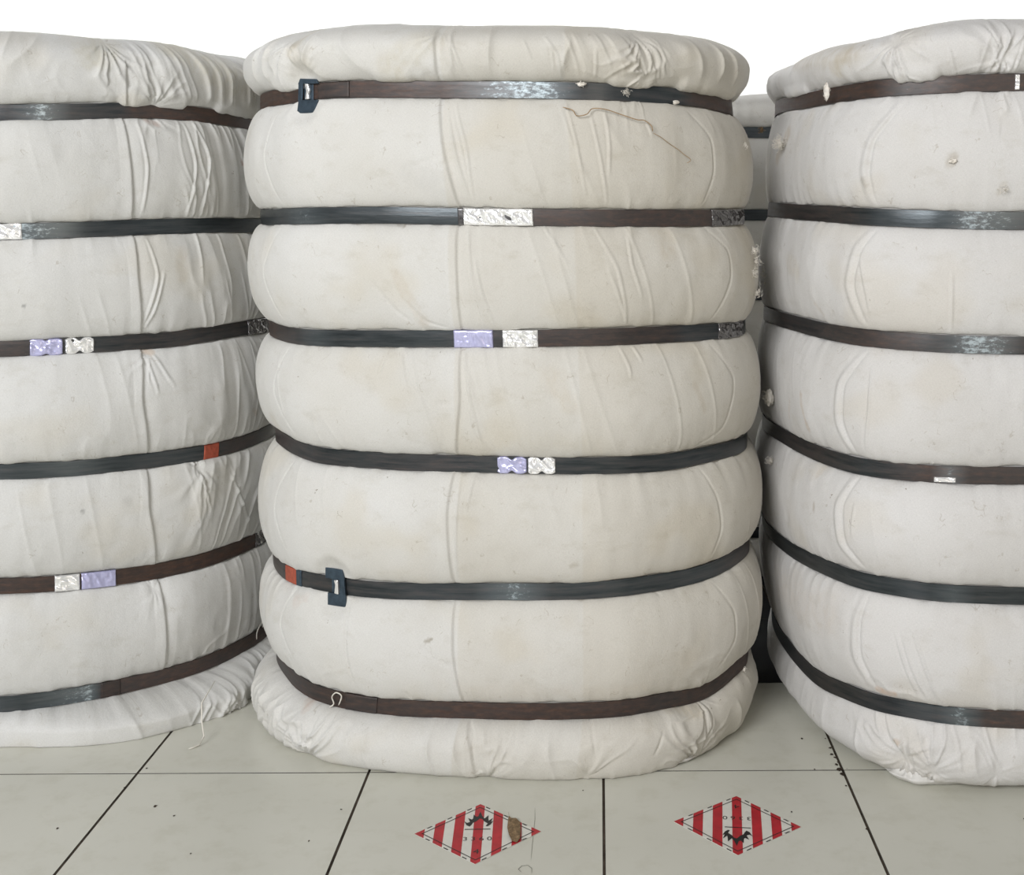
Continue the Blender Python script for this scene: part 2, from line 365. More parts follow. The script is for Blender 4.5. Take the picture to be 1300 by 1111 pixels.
class Bale:
    HW = 0.0169                                     # half the strap width plus slack
    def __init__(s, outline, zs, shifts, scales, ztop, obs, seed, dense=(2.2e-3, 14e-3), bulge=0.034, bulge_fn=None, rows=64, foot_fn=None, top_fn=None, base=None):
        s.panels = []; s.foot_fn = foot_fn; s.top_fn = top_fn; s.dents = []
        s.seed = seed; s.zs = list(zs); s.ztop = ztop; s.rows = rows; s.bulge = bulge; s.bulge_fn = bulge_fn
        P = catmull_closed(outline)
        for _ in range(60):                          # soften the joints of the traced outline
            P = 0.5 * P + 0.25 * (np.roll(P, 1, 0) + np.roll(P, -1, 0))
        s.cen = P.mean(0)
        # orientation counter-clockwise, start at the back
        area = 0.5 * np.sum(P[:, 0] * np.roll(P[:, 1], -1) - np.roll(P[:, 0], -1) * P[:, 1])
        if area < 0: P = P[::-1]
        P = np.roll(P, -int(np.argmax(P[:, 1])), 0)
        seg = np.linalg.norm(np.roll(P, -1, 0) - P, axis=1); arc = np.concatenate([[0], np.cumsum(seg)])
        s.L = arc[-1]
        Pc = np.vstack([P, P[:1]])
        T = np.roll(P, -6, 0) - np.roll(P, 6, 0); T /= np.linalg.norm(T, axis=1)[:, None]
        N = np.stack([T[:, 1], -T[:, 0]], 1)
        facing = np.einsum('ij,ij->i', N, P) < 0.12 * np.linalg.norm(P, axis=1)
        step = np.where(facing, dense[0], dense[1])
        kern = np.ones(81) / 81; step = np.convolve(np.concatenate([step[-40:], step, step[:40]]), kern, 'valid')
        cnt = np.concatenate([[0], np.cumsum(seg / step)]); M = int(cnt[-1])
        s.M = M
        s.s = np.interp(np.arange(M) * cnt[-1] / M, cnt, arc)
        s.P = np.stack([np.interp(s.s, arc, Pc[:, 0]), np.interp(s.s, arc, Pc[:, 1])], 1)
        Nc = np.vstack([N, N[:1]])
        s.N = np.stack([np.interp(s.s, arc, Nc[:, 0]), np.interp(s.s, arc, Nc[:, 1])], 1)
        s.N /= np.linalg.norm(s.N, axis=1)[:, None]
        order = np.argsort(zs)
        s._zz = np.array(zs)[order]; s._sh = np.array(shifts)[order]; s._sc = np.array(scales)[order]
        if base: s._zz = np.insert(s._zz, 0, 0.0); s._sh = np.insert(s._sh, 0, base[0]); s._sc = np.insert(s._sc, 0, base[1])
        s.vis = np.einsum('ij,ij->i', s.N, s.P) < 0
        # height of every strap round the bale, from where it is seen
        s.zt = []
        for i, z0 in enumerate(zs):
            if obs is None:
                s.zt.append(np.full(M, z0) + 0.004 * np.sin(s.s / s.L * 2 * math.pi + i)); continue
            ss, zz = [], []
            for (x, y) in obs[i]:
                k = s.find(x, z0, 0.0); p = s.plan(k, z0)
                ss.append(s.s[k]); zz.append(H - (y - HY) * p[1] / F)
            o = np.argsort(ss); ss = np.array(ss)[o]; zz = np.array(zz)[o]
            zz = np.clip(zz, z0 - 0.022, z0 + 0.022)
            ss = np.concatenate([[0.0], [max(0.01, ss[0] - 0.35)], ss, [min(s.L - 0.01, ss[-1] + 0.35)], [s.L]])
            zz = np.concatenate([[z0], [z0], zz, [z0], [z0]])
            grid = np.linspace(0, s.L, 600); g = np.interp(grid, ss, zz)
            g = np.convolve(np.concatenate([g[-9:], g, g[:9]]), np.ones(19) / 19, 'valid')
            s.zt.append(np.interp(s.s, grid, g))
        s.overl = []; s.strokes = []; s.gathers = []; s.stains = []; s.pleats = []
    def xf(s, p, z):
        sh = np.interp(z, s._zz, s._sh); sc = np.interp(z, s._zz, s._sc)
        x = s.cen[0] + (p[..., 0] - s.cen[0]) * sc + sh
        y = s.cen[1] + (p[..., 1] - s.cen[1]) * sc
        y = y - 0.0
        return np.stack([x, y], -1)
    def plan(s, k, z, off=0.0):
        return s.xf(s.P[k] + s.N[k] * off, z)
    def find(s, px, z, off=0.03):
        q = s.xf(s.P + s.N * off, np.full(s.M, z))
        x = CX + F * q[:, 0] / q[:, 1]
        # only the camera-side arc between the two silhouette points
        vi = np.where(s.vis)[0]
        return vi[int(np.argmin(np.abs(x[vi] - px)))]
    def sz(s, px, py, off=0.03):
        z = 0.7
        for _ in range(4):
            k = s.find(px, z, off); p = s.plan(k, z, off); z = H - (py - HY) * p[1] / F
        return s.s[k], z
    # features (positions read off the real bale)
    def stroke(s, pts, w=0.004, h=0.003, kind='ridge', fade=True): s.strokes.append((pts, w, h, kind, fade))
    def gather(s, px, py, R, amp, freq, ax=1.0): s.gathers.append((px, py, R, amp, freq, ax))
    def stain(s, pts, w, col, strength): s.stains.append((pts, w, col, strength))
    def pleat(s, x0, x1, y0, y1, amp, wl, slant=0.0): s.pleats.append((x0, x1, y0, y1, amp, wl, slant))
    def overlap(s, strap, x0, x1, dz): s.overl.append((strap, x0, x1, dz))

    def build(s, name, mat, parent):
        M = s.M; rowsZ = []; rowsO = []; rowsS = []
        nb = 4
        HWv = s.HW
        straps = list(range(len(s.zs)))             # 0 = top strap
        bulge_t = np.full(M, s.bulge) if s.bulge_fn is None else s.bulge_fn(s)
        def jit(seed, amp=0.0016):
            return amp * (2 * vnoise(s.s * 55, np.full(M, seed * 3.1), seed + s.seed) - 1) + amp * (2 * vnoise(s.s * 14, np.full(M, seed * 1.7), seed + s.seed + 5) - 1)
        for sec in range(len(s.zs) + 1):             # from the top roll down
            if sec == 0: zhi = np.full(M, s.ztop) + (s.top_fn(s) if s.top_fn else 0) + 0.006 * (2 * vnoise(s.s * 5, s.s * 0, s.seed) - 1)
            else: zhi = s.zt[sec - 1] - HWv + jit(sec * 2)
            if sec == len(s.zs): zlo = np.zeros(M)
            else: zlo = s.zt[sec] + HWv + jit(sec * 2 + 1)
            base = np.zeros(M); low = np.zeros(M)
            for (st, x0, x1, dz) in s.overl:
                ka, kb = sorted((s.find(x0, s.zs[st]), s.find(x1, s.zs[st])))
                sa, sb = s.s[ka], s.s[kb]
                e = smooth01((s.s - sa) / 0.02 + 0.5) * smooth01((sb - s.s) / 0.02 + 0.5)
                if st == sec: low = np.maximum(low, dz * e); base = np.maximum(base, 0.007 * e)
            R = s.rows
            amp = bulge_t * (1.0 + 0.10 * (2 * vnoise(s.s * 3, np.full(M, sec * 7.7), s.seed + 2) - 1))
            thick = zhi - zlo
            for r in range(R + 1):
                th = math.pi / 2 - math.pi * r / R   # +pi/2 top .. -pi/2 bottom
                sn = math.sin(th); cs = max(0.0, math.cos(th)) ** 1.12
                z = (zhi + zlo) / 2 + thick / 2 * sn
                off = -0.003 + (amp + 0.003) * cs
                if sec == 0 and th > 0:
                    off = amp - (amp + 0.085) * (1 - cs)
                if sec == len(s.zs):
                    fa, fe = s.foot_fn(s) if s.foot_fn else (amp * 1.2, amp * 0 + .012)
                    off = -0.003 + (fa + 0.003) * cs if th >= 0 else fa - (fa - fe) * (1 - max(0, math.cos(th)))
                tlow = max(0.0, 1 - (r and (R - r) / (R * 0.35)))
                z = z - low * smooth01(np.array(tlow)); off = off + base * smooth01(np.array(min(1, tlow * 1.6)))
                rowsZ.append(z); rowsO.append(off); rowsS.append(np.full(M, math.cos(th) ** 0.5 if math.cos(th) > 0 else 0))
            if sec < len(s.zs):
                for r in range(1, nb):
                    zb = s.zt[sec] + HWv * (1 - 2 * r / nb)
                    rowsZ.append(zb); rowsO.append(np.full(M, -0.004)); rowsS.append(np.zeros(M))
        Z = np.array(rowsZ); O = np.array(rowsO); Sm = np.array(rowsS)
        S = np.broadcast_to(s.s, Z.shape)
        # --- displacement
        D = np.zeros_like(Z)
        D += 0.0060 * (vnoise(S * 4.5, Z * 3.5, s.seed + 21) - 0.5) * Sm
        D += 0.0030 * (vnoise(S * 14, Z * 6, s.seed + 22) - 0.5) * Sm
        D += 0.0010 * (vnoise(S * 45, Z * 30, s.seed + 23) - 0.5)
        # soft radiating puckers at the strap lines
        pk = ridged(S * 26 + 0.8 * vnoise(S * 9, Z * 9, 3), Z * 2.2, s.seed + 31) ** 3 * (1 - Sm) * vnoise(S * 3, Z * 6, s.seed + 33) ** 2
        D += 0.0075 * pk * (Sm > 0.02)
        # thin drawn wrinkles
        wr = ridged(S * 15 + Z * 3.5, Z * 2.0, s.seed + 41) ** 14 * smooth01((vnoise(S * 2.1, Z * 5, s.seed + 42) - 0.52) * 5)
        D += 0.0015 * wr * (0.3 + 0.7 * Sm)
        topmask = smooth01((Z - (s.zs[0] + 0.02)) / 0.03); botmask = smooth01((s.zs[-1] - 0.025 - Z) / 0.03)
        roll = ridged(S * 18 + 1.6 * vnoise(S * 5, Z * 8, 7), Z * 5 + S * 2, s.seed + 51) ** 4 * smooth01((vnoise(S * 3.0, Z * 2, s.seed + 52) - 0.42) * 4)
        D += 0.006 * roll * (topmask + 0.8 * botmask) * Sm
        for (x0, x1, y0, y1, amp, wl, slant) in s.pleats:
            sa, za = s.sz(x0, y0); sb, zb = s.sz(x1, y1)
            s0, s1 = min(sa, sb), max(sa, sb); z0, z1 = min(za, zb), max(za, zb)
            msk = smooth01((S - s0) / 0.03 + 0.3) * smooth01((s1 - S) / 0.03 + 0.3) * smooth01((Z - z0) / 0.02 + 0.5) * smooth01((z1 - Z) / 0.02 + 0.5)
            q = (S + slant * (Z - z0)) / wl + 1.2 * vnoise(S * 8, Z * 10, s.seed + 63)
            f1 = ridged(q, Z * 5.0 + S * 3, s.seed + 61) ** 2.5
            f2 = ridged(q * 0.47 + 3, Z * 3.0, s.seed + 62) ** 2
            D += msk * amp * (0.6 * f1 + 0.6 * f2 - 0.25) * (0.45 + 0.55 * vnoise(S * 6, Z * 12, s.seed + 64))
        for (px, py, R, amp, freq, ax) in s.gathers:
            gs, gz = s.sz(px, py)
            dx = (S - gs) * ax; dz = Z - gz; r = np.hypot(dx, dz); a = np.arctan2(dx, dz)
            w = np.exp(-(r / R) ** 2) * smooth01(r / (R * 0.25))
            f = ridged(a * freq / 2 + 3.2 * vnoise(S * 14, Z * 14, 5), r * 14 + 2 * vnoise(S * 9, Z * 20, 6), s.seed + int(px)) ** 2
            fan = 0.12 + 0.88 * np.cos(a) ** 2
            D += amp * w * fan * (f - 0.35) - amp * 0.9 * np.exp(-(r / (R * 0.22)) ** 2)
        for (pts, w, h, kind, fade) in s.strokes:
            q = [s.sz(*p) for p in pts]
            # densify with a smooth curve
            q = np.array(q)
            if len(q) > 2:
                t = np.arange(len(q)); tt = np.linspace(0, len(q) - 1, 8 * len(q))
                qs = np.stack([np.interp(tt, t, q[:, 0]), np.interp(tt, t, q[:, 1])], 1)
                for _ in range(4): qs[1:-1] = 0.5 * qs[1:-1] + 0.25 * (qs[:-2] + qs[2:])
                q = qs
            smin, zmin = q.min(0) - 4 * w; smax, zmax = q.max(0) + 4 * w
            cols = np.where((s.s > smin) & (s.s < smax))[0]
            if len(cols) == 0: continue
            c0, c1 = cols[0], cols[-1] + 1
            zz = Z[:, c0:c1]
            rr = np.where(((zz > zmin) & (zz < zmax)).any(1))[0]
            if len(rr) == 0: continue
            r0, r1 = rr[0], rr[-1] + 1
            X = S[r0:r1, c0:c1]; Y = Z[r0:r1, c0:c1]
            best = np.full(X.shape, 9.0); side = np.zeros(X.shape); pos = np.zeros(X.shape)
            L = np.linalg.norm(np.diff(q, axis=0), axis=1); cum = np.concatenate([[0], np.cumsum(L)])
            for i in range(len(q) - 1):
                d = q[i + 1] - q[i]; l2 = d @ d + 1e-12
                t = np.clip(((X - q[i, 0]) * d[0] + (Y - q[i, 1]) * d[1]) / l2, 0, 1)
                ex = X - q[i, 0] - t * d[0]; ey = Y - q[i, 1] - t * d[1]; dd = np.hypot(ex, ey)
                m = dd < best
                best = np.where(m, dd, best); side = np.where(m, np.sign(ex * d[1] - ey * d[0]), side)
                pos = np.where(m, (cum[i] + t * L[i]) / cum[-1], pos)
            env = np.sqrt(np.clip(4 * pos * (1 - pos), 0, 1)) if fade else 1.0
            sd = best * side
            if kind == 'ridge': g = np.exp(-(best / w) ** 2) - 0.35 * np.exp(-((sd - 1.6 * w) / w) ** 2)
            elif kind == 'groove': g = -np.exp(-(best / w) ** 2)
            else: g = 0.5 * np.tanh(sd / (0.35 * w)) * np.exp(-(best / (3.5 * w)) ** 2)      # lapped edge of cloth
            D[r0:r1, c0:c1] += h * g * env
        D *= 1.4
        O = O + D
        for (px, py, wx, wz) in s.dents:
            ds, dz_ = s.sz(px, py, 0.0)
            q = np.hypot((S - ds) / wx, (Z - dz_) / wz); k = smooth01((2.5 - q) / 1.6)
            O = O * (1 - k) + np.minimum(O, 0.004) * k
        O = np.where(Sm < 0.02, np.minimum(O, 0.0), O)
        # under overlaps let cloth ride over the strap
        # --- stains
        C = np.ones(Z.shape + (3,))
        for (x, colr) in s.panels:                   # lengths of cloth of a different piece
            s0 = s.sz(x, 500)[0]
            C *= 1 - smooth01((S - s0) / 0.004)[..., None] * smooth01((s0 + 0.75 - S) / 0.1)[..., None] * (1 - np.array(colr))
        blot = smooth01((soft_noise(S * 8, Z * 9, s.seed + 71) - 0.56) * 4)
        C *= 1 - blot[..., None] * np.array([0.03, 0.05, 0.09])
        for (pts, w, colr, st) in s.stains:
            q = np.array([s.sz(*p) for p in pts]); best = np.full(Z.shape, 9.0)
            for i in range(max(1, len(q) - 1)):
                a = q[i]; bq = q[min(i + 1, len(q) - 1)]; d = bq - a; l2 = d @ d + 1e-12
                t = np.clip(((S - a[0]) * d[0] + (Z - a[1]) * d[1]) / l2, 0, 1)
                best = np.minimum(best, np.hypot(S - a[0] - t * d[0], Z - a[1] - t * d[1]))
            ww = w * (0.35 + 1.3 * soft_noise(S * 0.5 / w, Z * 0.5 / w, s.seed + 5))
            k = smooth01(1.4 - best / ww) * st * (0.35 + 0.65 * vnoise(S * 160, Z * 90, s.seed + 8))
            C = C * (1 - k[..., None]) + C * np.array(colr) * k[..., None]
        # --- assemble rows
        A = s.P[None] + s.N[None] * O[..., None]
        XY = s.xf(A, Z)
        V = np.concatenate([XY, Z[..., None]], -1)
        UV = np.stack([S, Z], -1)
        # closing rings on top and underneath
        def rings(row, uvrow, crow, z, top):
            vs_, us_, cs_ = [], [], []
            c = row[:, :2].mean(0)
            for f in (0.97, 0.93, 0.86, 0.72, 0.5, 0.25, 0.02):
                q = c + (row[:, :2] - c) * f
                zz = np.full(M, z) if not top else row[:, 2] * f ** 2 + (1 - f ** 2) * (z + 0.010) + 0.010 * (vnoise(q[:, 0] * 12, q[:, 1] * 12, s.seed) - 0.5) * (f < 0.95)
                vs_.append(np.concatenate([q, zz[:, None]], 1)); us_.append(np.stack([q[:, 0] + 5, q[:, 1]], 1)); cs_.append(crow)
            return vs_, us_, cs_
        tv, tu, tc_ = rings(V[0], UV[0], C[0], s.ztop, True)
        bv, bu, bc = rings(V[-1], UV[-1], C[-1], 0.0, False)
        V = np.concatenate([np.array(tv[::-1]), V, np.array(bv)]); UV = np.concatenate([np.array(tu[::-1]), UV, np.array(bu)])
        C = np.concatenate([np.array(tc_[::-1]), C, np.array(bc)])
        nr = len(V)
        V[..., 2] = np.maximum(V[..., 2], 0.0005)
        idx = np.arange(nr * M).reshape(nr, M); nx = np.roll(idx, -1, 1)
        quads = np.stack([idx[1:], nx[1:], nx[:-1], idx[:-1]], -1).reshape(-1, 4)
        col = np.concatenate([C.reshape(-1, 3), np.ones((nr * M, 1))], 1)
        me = np_mesh(name, V.reshape(-1, 3), quads, UV.reshape(-1, 2), {'stain': col})
        # end caps
        return link_mesh(name, me, mat, parent)

    # a strip that hugs strap i, from s0 to s1 (metres round the bale)
    def strip_points(s, i, ss, tt, off, hw):
        """ss arc positions, tt across -1..1, returns xyz"""
        zc = np.interp(ss, np.append(s.s, s.L), np.append(s.zt[i], s.zt[i][0]))
        px = np.interp(ss, np.append(s.s, s.L), np.append(s.P[:, 0], s.P[0, 0])); py = np.interp(ss, np.append(s.s, s.L), np.append(s.P[:, 1], s.P[0, 1]))
        nx = np.interp(ss, np.append(s.s, s.L), np.append(s.N[:, 0], s.N[0, 0])); ny = np.interp(ss, np.append(s.s, s.L), np.append(s.N[:, 1], s.N[0, 1]))
        z = zc + tt * hw
        xy = s.xf(np.stack([px + nx * off, py + ny * off], -1), z)
        return np.concatenate([xy, z[..., None]], -1)

    def strap(s, i, parent, rust, shine, label=None):
        step = 0.004
        n = int(s.L / step); ss = np.linspace(0, s.L, n, endpoint=False)
        hw = 0.0162
        wob = 0.0007 * (vnoise(ss * 9, ss * 0 + i, s.seed) - 0.5) * 2
        prof = [(-1, 0.0), (-0.97, 0.0016), (-0.5, 0.0019), (0.0, 0.0020), (0.5, 0.0019), (0.97, 0.0016), (1, 0.0), (0, -0.0002)]
        rings_ = []; uvs = []
        for (t, o) in prof:
            tt = np.full(n, t) + 0.03 * (vnoise(ss * 20, ss * 0 + t * 3, i + s.seed) - 0.5)
            rings_.append(s.strip_points(i, ss, tt, o + wob + 0.0004, hw)); uvs.append(np.stack([ss + i * 3.3, t * hw + s.seed * 0.2 + 0 * ss], -1))
        V = np.array(rings_); U = np.array(uvs); K = len(prof)
        idx = np.arange(K * n).reshape(K, n); a = idx; b = np.roll(idx, -1, 0); c = np.roll(b, -1, 1); d = np.roll(a, -1, 1)
        quads = np.stack([a, d, c, b], -1).reshape(-1, 4)
        vals = []
        for table in (rust, shine):  # shine table lightens the colour where strap highlights are painted
            if not table: vals.append(np.zeros(n) + 0.0); continue
            xs = [s.s[s.find(x, s.zs[i], 0.0)] for x, v in table]; vv = [v for x, v in table]
            o = np.argsort(xs); vals.append(np.interp(ss, np.array(xs)[o], np.array(vv)[o]))
        colr = np.stack([vals[0], vals[1], np.zeros(n), np.ones(n)], -1)
        me = np_mesh('strap', V.reshape(-1, 3), quads, U.reshape(-1, 2), {'strap': np.tile(colr, (K, 1))})
        o = link_mesh('strap', me, M_STRAP, parent)
        o.data.polygons.foreach_set('use_smooth', [False] * len(o.data.polygons))
        if label: o['label'] = label
        return o

    def patch(s, name, i, x0, x1, mat, parent, off=0.0032, hw=0.0152, crinkle=0.0, waist=0.0, label=None, seed=1, dz=0.0):
        """thin sleeve / label / tape folded round strap i between two places"""
        a = s.s[s.find(x0, s.zs[i], 0.0)]; b = s.s[s.find(x1, s.zs[i], 0.0)]
        if hw > .01: hw *= 1.07
        n = max(10, int(abs(b - a) / 0.0016)); k = 20
        u = np.linspace(0, 1, n); v = np.linspace(-1, 1, k)
        U, Vv = np.meshgrid(u, v)
        ss = a + (b - a) * U
        wv = 1 - waist * np.exp(-((U - 0.5) / 0.10) ** 2) - 0.6 * waist * np.exp(-((U - 1.0) / 0.09) ** 2) * (np.abs(Vv) < 2) - 0.5 * waist * np.exp(-(U / 0.07) ** 2)
        edge = 1 + 0.04 * (vnoise(U * 9, Vv * 0 + np.sign(Vv), seed) - 0.5)
        tt = Vv * wv * edge
        cr = crinkle * ((ridged(ss * 62 + Vv * 0.5, Vv * 1.1 + ss * 25, seed) - 0.5) + 0.35 * (ridged(ss * 120, Vv * 1.7, seed + 3) - 0.5))
        o_ = off + cr * (1 - np.abs(Vv) ** 6)
        o_ = np.where(np.abs(Vv) > 0.98, 0.0006, o_); o_[:, 0] = 0.0012; o_[:, -1] = 0.0012
        # interpolate pointwise
        P = s.strip_points(i, ss, tt, 0.0, hw)
        nx = np.interp(ss, s.s, s.N[:, 0]); ny = np.interp(ss, s.s, s.N[:, 1])
        P[..., 0] += nx * o_; P[..., 1] += ny * o_; P[..., 2] += dz
        idx = np.arange(k * n).reshape(k, n)
        quads = np.stack([idx[:-1, :-1], idx[:-1, 1:], idx[1:, 1:], idx[1:, :-1]], -1).reshape(-1, 4)
        if b < a: quads = quads[:, ::-1]
        rc = np.tile(np.array([0.6, 0, 0, 1.0]), (k * n, 1))
        me = np_mesh(name, P.reshape(-1, 3), quads, np.stack([ss, tt * hw], -1).reshape(-1, 2), {'strap': rc} if mat is M_STRAP else None)
        ob = link_mesh(name, me, mat, parent)
        sol = ob.modifiers.new('solid', 'SOLIDIFY'); sol.thickness = 0.0006; sol.offset = 0
        if label: ob['label'] = label
        return ob

    def local_frame(s, px, py, off=0.005):
        """point on the surface and its tangent frame, for things fixed there"""
        ss, z = s.sz(px, py, off)
        k = int(np.argmin(np.abs(s.s - ss)))
        p = s.plan(k, z, off); n = s.N[k]; t = np.array([-n[1], n[0]])
        return Vector((p[0], p[1], z)), Vector((t[0], t[1], 0)), Vector((0, 0, 1)), Vector((n[0], n[1], 0))

def prism(verts, faces, poly, org, tx, tz, nn, d0, d1):
    """extrude a 2-D polygon (in metres on the tangent plane) between depths d0 and d1"""
    b = len(verts); n = len(poly)
    for d in (d0, d1):
        for (x, z) in poly: verts.append(org + tx * x + tz * z + nn * d)
    faces.append(tuple(range(b + n - 1, b - 1, -1))); faces.append(tuple(range(b + n, b + 2 * n)))
    for i in range(n):
        j = (i + 1) % n; faces.append((b + i, b + j, b + n + j, b + n + i))

def py_mesh(name, verts, faces, mat, parent=None, smooth=False):
    me = bpy.data.meshes.new(name); me.from_pydata([tuple(v) for v in verts], [], faces); me.validate()
    me.update()
    return link_mesh(name, me, mat, parent, smooth)

def tube(verts, faces, pts, r, seg=5, taper=True):
    pts = [Vector(p) for p in pts]; b = len(verts)
    for i, p in enumerate(pts):
        d = (pts[min(i + 1, len(pts) - 1)] - pts[max(i - 1, 0)]).normalized()
        a = d.cross(Vector((0.3, 0.5, 0.8))).normalized(); c = d.cross(a)
        rr = r * (0.35 if taper and i in (0, len(pts) - 1) else 1)
        for k in range(seg):
            an = 2 * math.pi * k / seg; verts.append(p + a * math.cos(an) * rr + c * math.sin(an) * rr)
    for i in range(len(pts) - 1):
        for k in range(seg):
            k2 = (k + 1) % seg; faces.append((b + i * seg + k, b + i * seg + k2, b + (i + 1) * seg + k2, b + (i + 1) * seg + k))
    faces.append(tuple(b + k for k in range(seg - 1, -1, -1))); faces.append(tuple(b + (len(pts) - 1) * seg + k for k in range(seg)))

def tuft(bale, parent, px, py, sx, sz_, off=0.045, seed=0, n=60, label=None, depth=0.6, name='cotton_tuft', blob=0.75, mat=None):
    """a wisp of raw cotton: a lumpy core with curling fibres"""
    rnd = random.Random(seed * 7 + 1)
    o, tx, tz, nn = bale.local_frame(px, py, off)
    vs, fs = [], []
    if blob > 0:
        NU, NV = 20, 12
        b = len(vs)
        for j in range(NV + 1):
            th = math.pi * j / NV
            for i in range(NU):
                ph = 2 * math.pi * i / NU
                q = 1 + 0.55 * (float(vnoise(np.array(ph * 1.6), np.array(th * 2.2), seed)) - 0.5) + 0.3 * (float(vnoise(np.array(ph * 4), np.array(th * 5), seed + 3)) - 0.5)
                x = math.sin(th) * math.cos(ph) * sx * blob * q; y = math.sin(th) * math.sin(ph) * min(sx, sz_) * depth * blob * q; z = math.cos(th) * sz_ * blob * q
                vs.append(o + tx * x + nn * y + tz * z)
        for j in range(NV):
            for i in range(NU):
                i2 = (i + 1) % NU; fs.append((b + j * NU + i, b + (j + 1) * NU + i, b + (j + 1) * NU + i2, b + j * NU + i2))
    for _ in range(n):
        a = rnd.uniform(0, 2 * math.pi); e = rnd.uniform(-0.9, 0.9)
        p = Vector((math.cos(a) * sx * rnd.uniform(.2, .8), e * min(sx, sz_) * depth, math.sin(a) * sz_ * rnd.uniform(.2, .8)))
        d = Vector((rnd.uniform(-1, 1), rnd.uniform(-.3, 1), rnd.uniform(-1, 1))).normalized()
        pts = []
        st = min(sx, sz_) * 0.20
        for k in range(6):
            pts.append(o + tx * p.x + nn * p.y + tz * p.z)
            d = (d + Vector((rnd.uniform(-1, 1), rnd.uniform(-1, 1), rnd.uniform(-1, 1))) * 0.75 - p * (6 / (sx + sz_)) * 0.12).normalized(); p = p + d * st
        tube(vs, fs, pts, 0.00045, 3)
    ob = py_mesh(name, vs, fs, mat or M_FLUFF, parent, True)
    if label: ob['label'] = label
    return ob

def thread(bale, parent, pxs, r=0.0007, off=0.037, mat=None, label=None, name='loose_thread', lift=0.002, z_offs=None):
    pts = []
    for i, (x, y) in enumerate(pxs):
        o, tx, tz, nn = bale.local_frame(x, y, off if z_offs is None else z_offs[i]); pts.append(o + nn * (lift * (i % 2)))
    # smooth
    P = []
    for i in range(len(pts) - 1):
        p0, p1, p2, p3 = pts[max(i - 1, 0)], pts[i], pts[i + 1], pts[min(i + 2, len(pts) - 1)]
        for t in (0, .25, .5, .75):
            P.append(0.5 * ((2 * p1) + (p2 - p0) * t + (2 * p0 - 5 * p1 + 4 * p2 - p3) * t * t + (3 * p1 - p0 - 3 * p2 + p3) * t ** 3))
    P.append(pts[-1])
    vs, fs = [], []; tube(vs, fs, P, r, 5)
    ob = py_mesh(name, vs, fs, mat or M_THREAD, parent, True)
    if label: ob['label'] = label
    return ob

def buckle(bale, strap_i, parent, px, py, kind):
    """H-shaped steel plate the strap end is threaded through"""
    o, tx, tz, nn = bale.local_frame(px, py, 0.0)
    if (o + tx * 0.01).x < o.x: tx = -tx                 # x to the right as seen
    mm = 0.001
    vs, fs = [], []
    kx = 1.4 if kind == 'tilted' else 1.12
    if kind == 'tilted':
        top = [(-17, 16), (21, 15), (17, 24), (-13, 27)]
        bot = [(-19, -42), (12, -42), (20, -17), (-16, -16)]
        left = [(-17, -17), (-9, -17), (-8, 17), (-16, 17)]
    else:
        top = [(-21, 14), (19, 13), (14, 34), (-21, 35)]
        bot = [(-16, -38), (22, -38), (21, -14), (-16, -14)]
        left = [(9, -15), (21, -15), (18, 15), (10, 15)]
    for pl in (top, bot, left):
        prism(vs, fs, [(a * mm * kx, b * mm) for a, b in pl], o, tx, tz, nn, 0.0045 if kind != 'tilted' or pl is not left else 0.006, 0.0095)
    # folded-under centre bar joining the tabs below the strap
    prism(vs, fs, [(x * mm, z * mm) for x, z in [(-12, -20), (12, -20), (12, 20), (-12, 20)]], o, tx, tz, nn, 0.0028, 0.0040)
    bk = py_mesh('buckle', vs, fs, M_BUCKLE, parent)
    bv = bk.modifiers.new('bevel', 'BEVEL'); bv.width = 0.0012; bv.segments = 2
    bk['label'] = 'dark blue-black steel strap buckle'
    vs, fs = [], []
    if kind == 'tilted':
        prism(vs, fs, [(x * mm * kx, z * mm) for x, z in [(-3, -15), (4, -15), (3, -5), (5, 3), (2, 16), (-4, 16), (-1, 2)]], o, tx, tz, nn, 0.004, 0.0105)
    else:
        prism(vs, fs, [(x * mm, z * mm) for x, z in [(-2, -14), (8, -15), (6, 13), (-3, 12), (0, 3)]], o, tx, tz, nn, 0.004, 0.0105)
    lp = py_mesh('buckle_loop', vs, fs, M_BRIGHT, bk)
    b2 = lp.modifiers.new('bevel', 'BEVEL'); b2.width = 0.0015; b2.segments = 2
    lp['label'] = 'bright worn metal loop inside the buckle'
    return bk

# ================================================================= BALE: middle
RUSTC = (0.75, 0.55, 0.45)
OBS_C = [
 [(341,126),(369,122),(407,115),(457,113),(552,114),(620,114),(714,115),(777,117),(840,121),(888,126),(919,135)],
 [(341,276),(394,274),(489,273),(583,275),(683,276),(809,277),(903,277),(941,275)],
 [(352,421),(369,426),(404,429),(489,430),(599,430),(670,430),(746,428),(840,424.5),(903,421),(935,417.5)],
 [(357,555),(372,566),(400,577),(450,582.5),(500,586),(600,589),(700,591),(800,590),(850,586.7),(900,576),(944,562)],
 [(355,720),(372,731),(398,737),(476,749),(583,751),(646,751),(714,751),(809,743),(888,729),(929,710),(946,696)],
 [(360,843),(376,863),(401,878),(442,890),(489,897),(568,901),(651,903),(746,902),(840,890),(897,879),(919,861.6),(933,847)]]
ZC = [1.306, 1.066, 0.831, 0.589, 0.348, 0.122]
def bulge_center(s):
    # pressed a little flatter where it meets its neighbours
    return 0.034 - 0.005 * smooth01((s.P[:, 0] - 0.2) / 0.1)
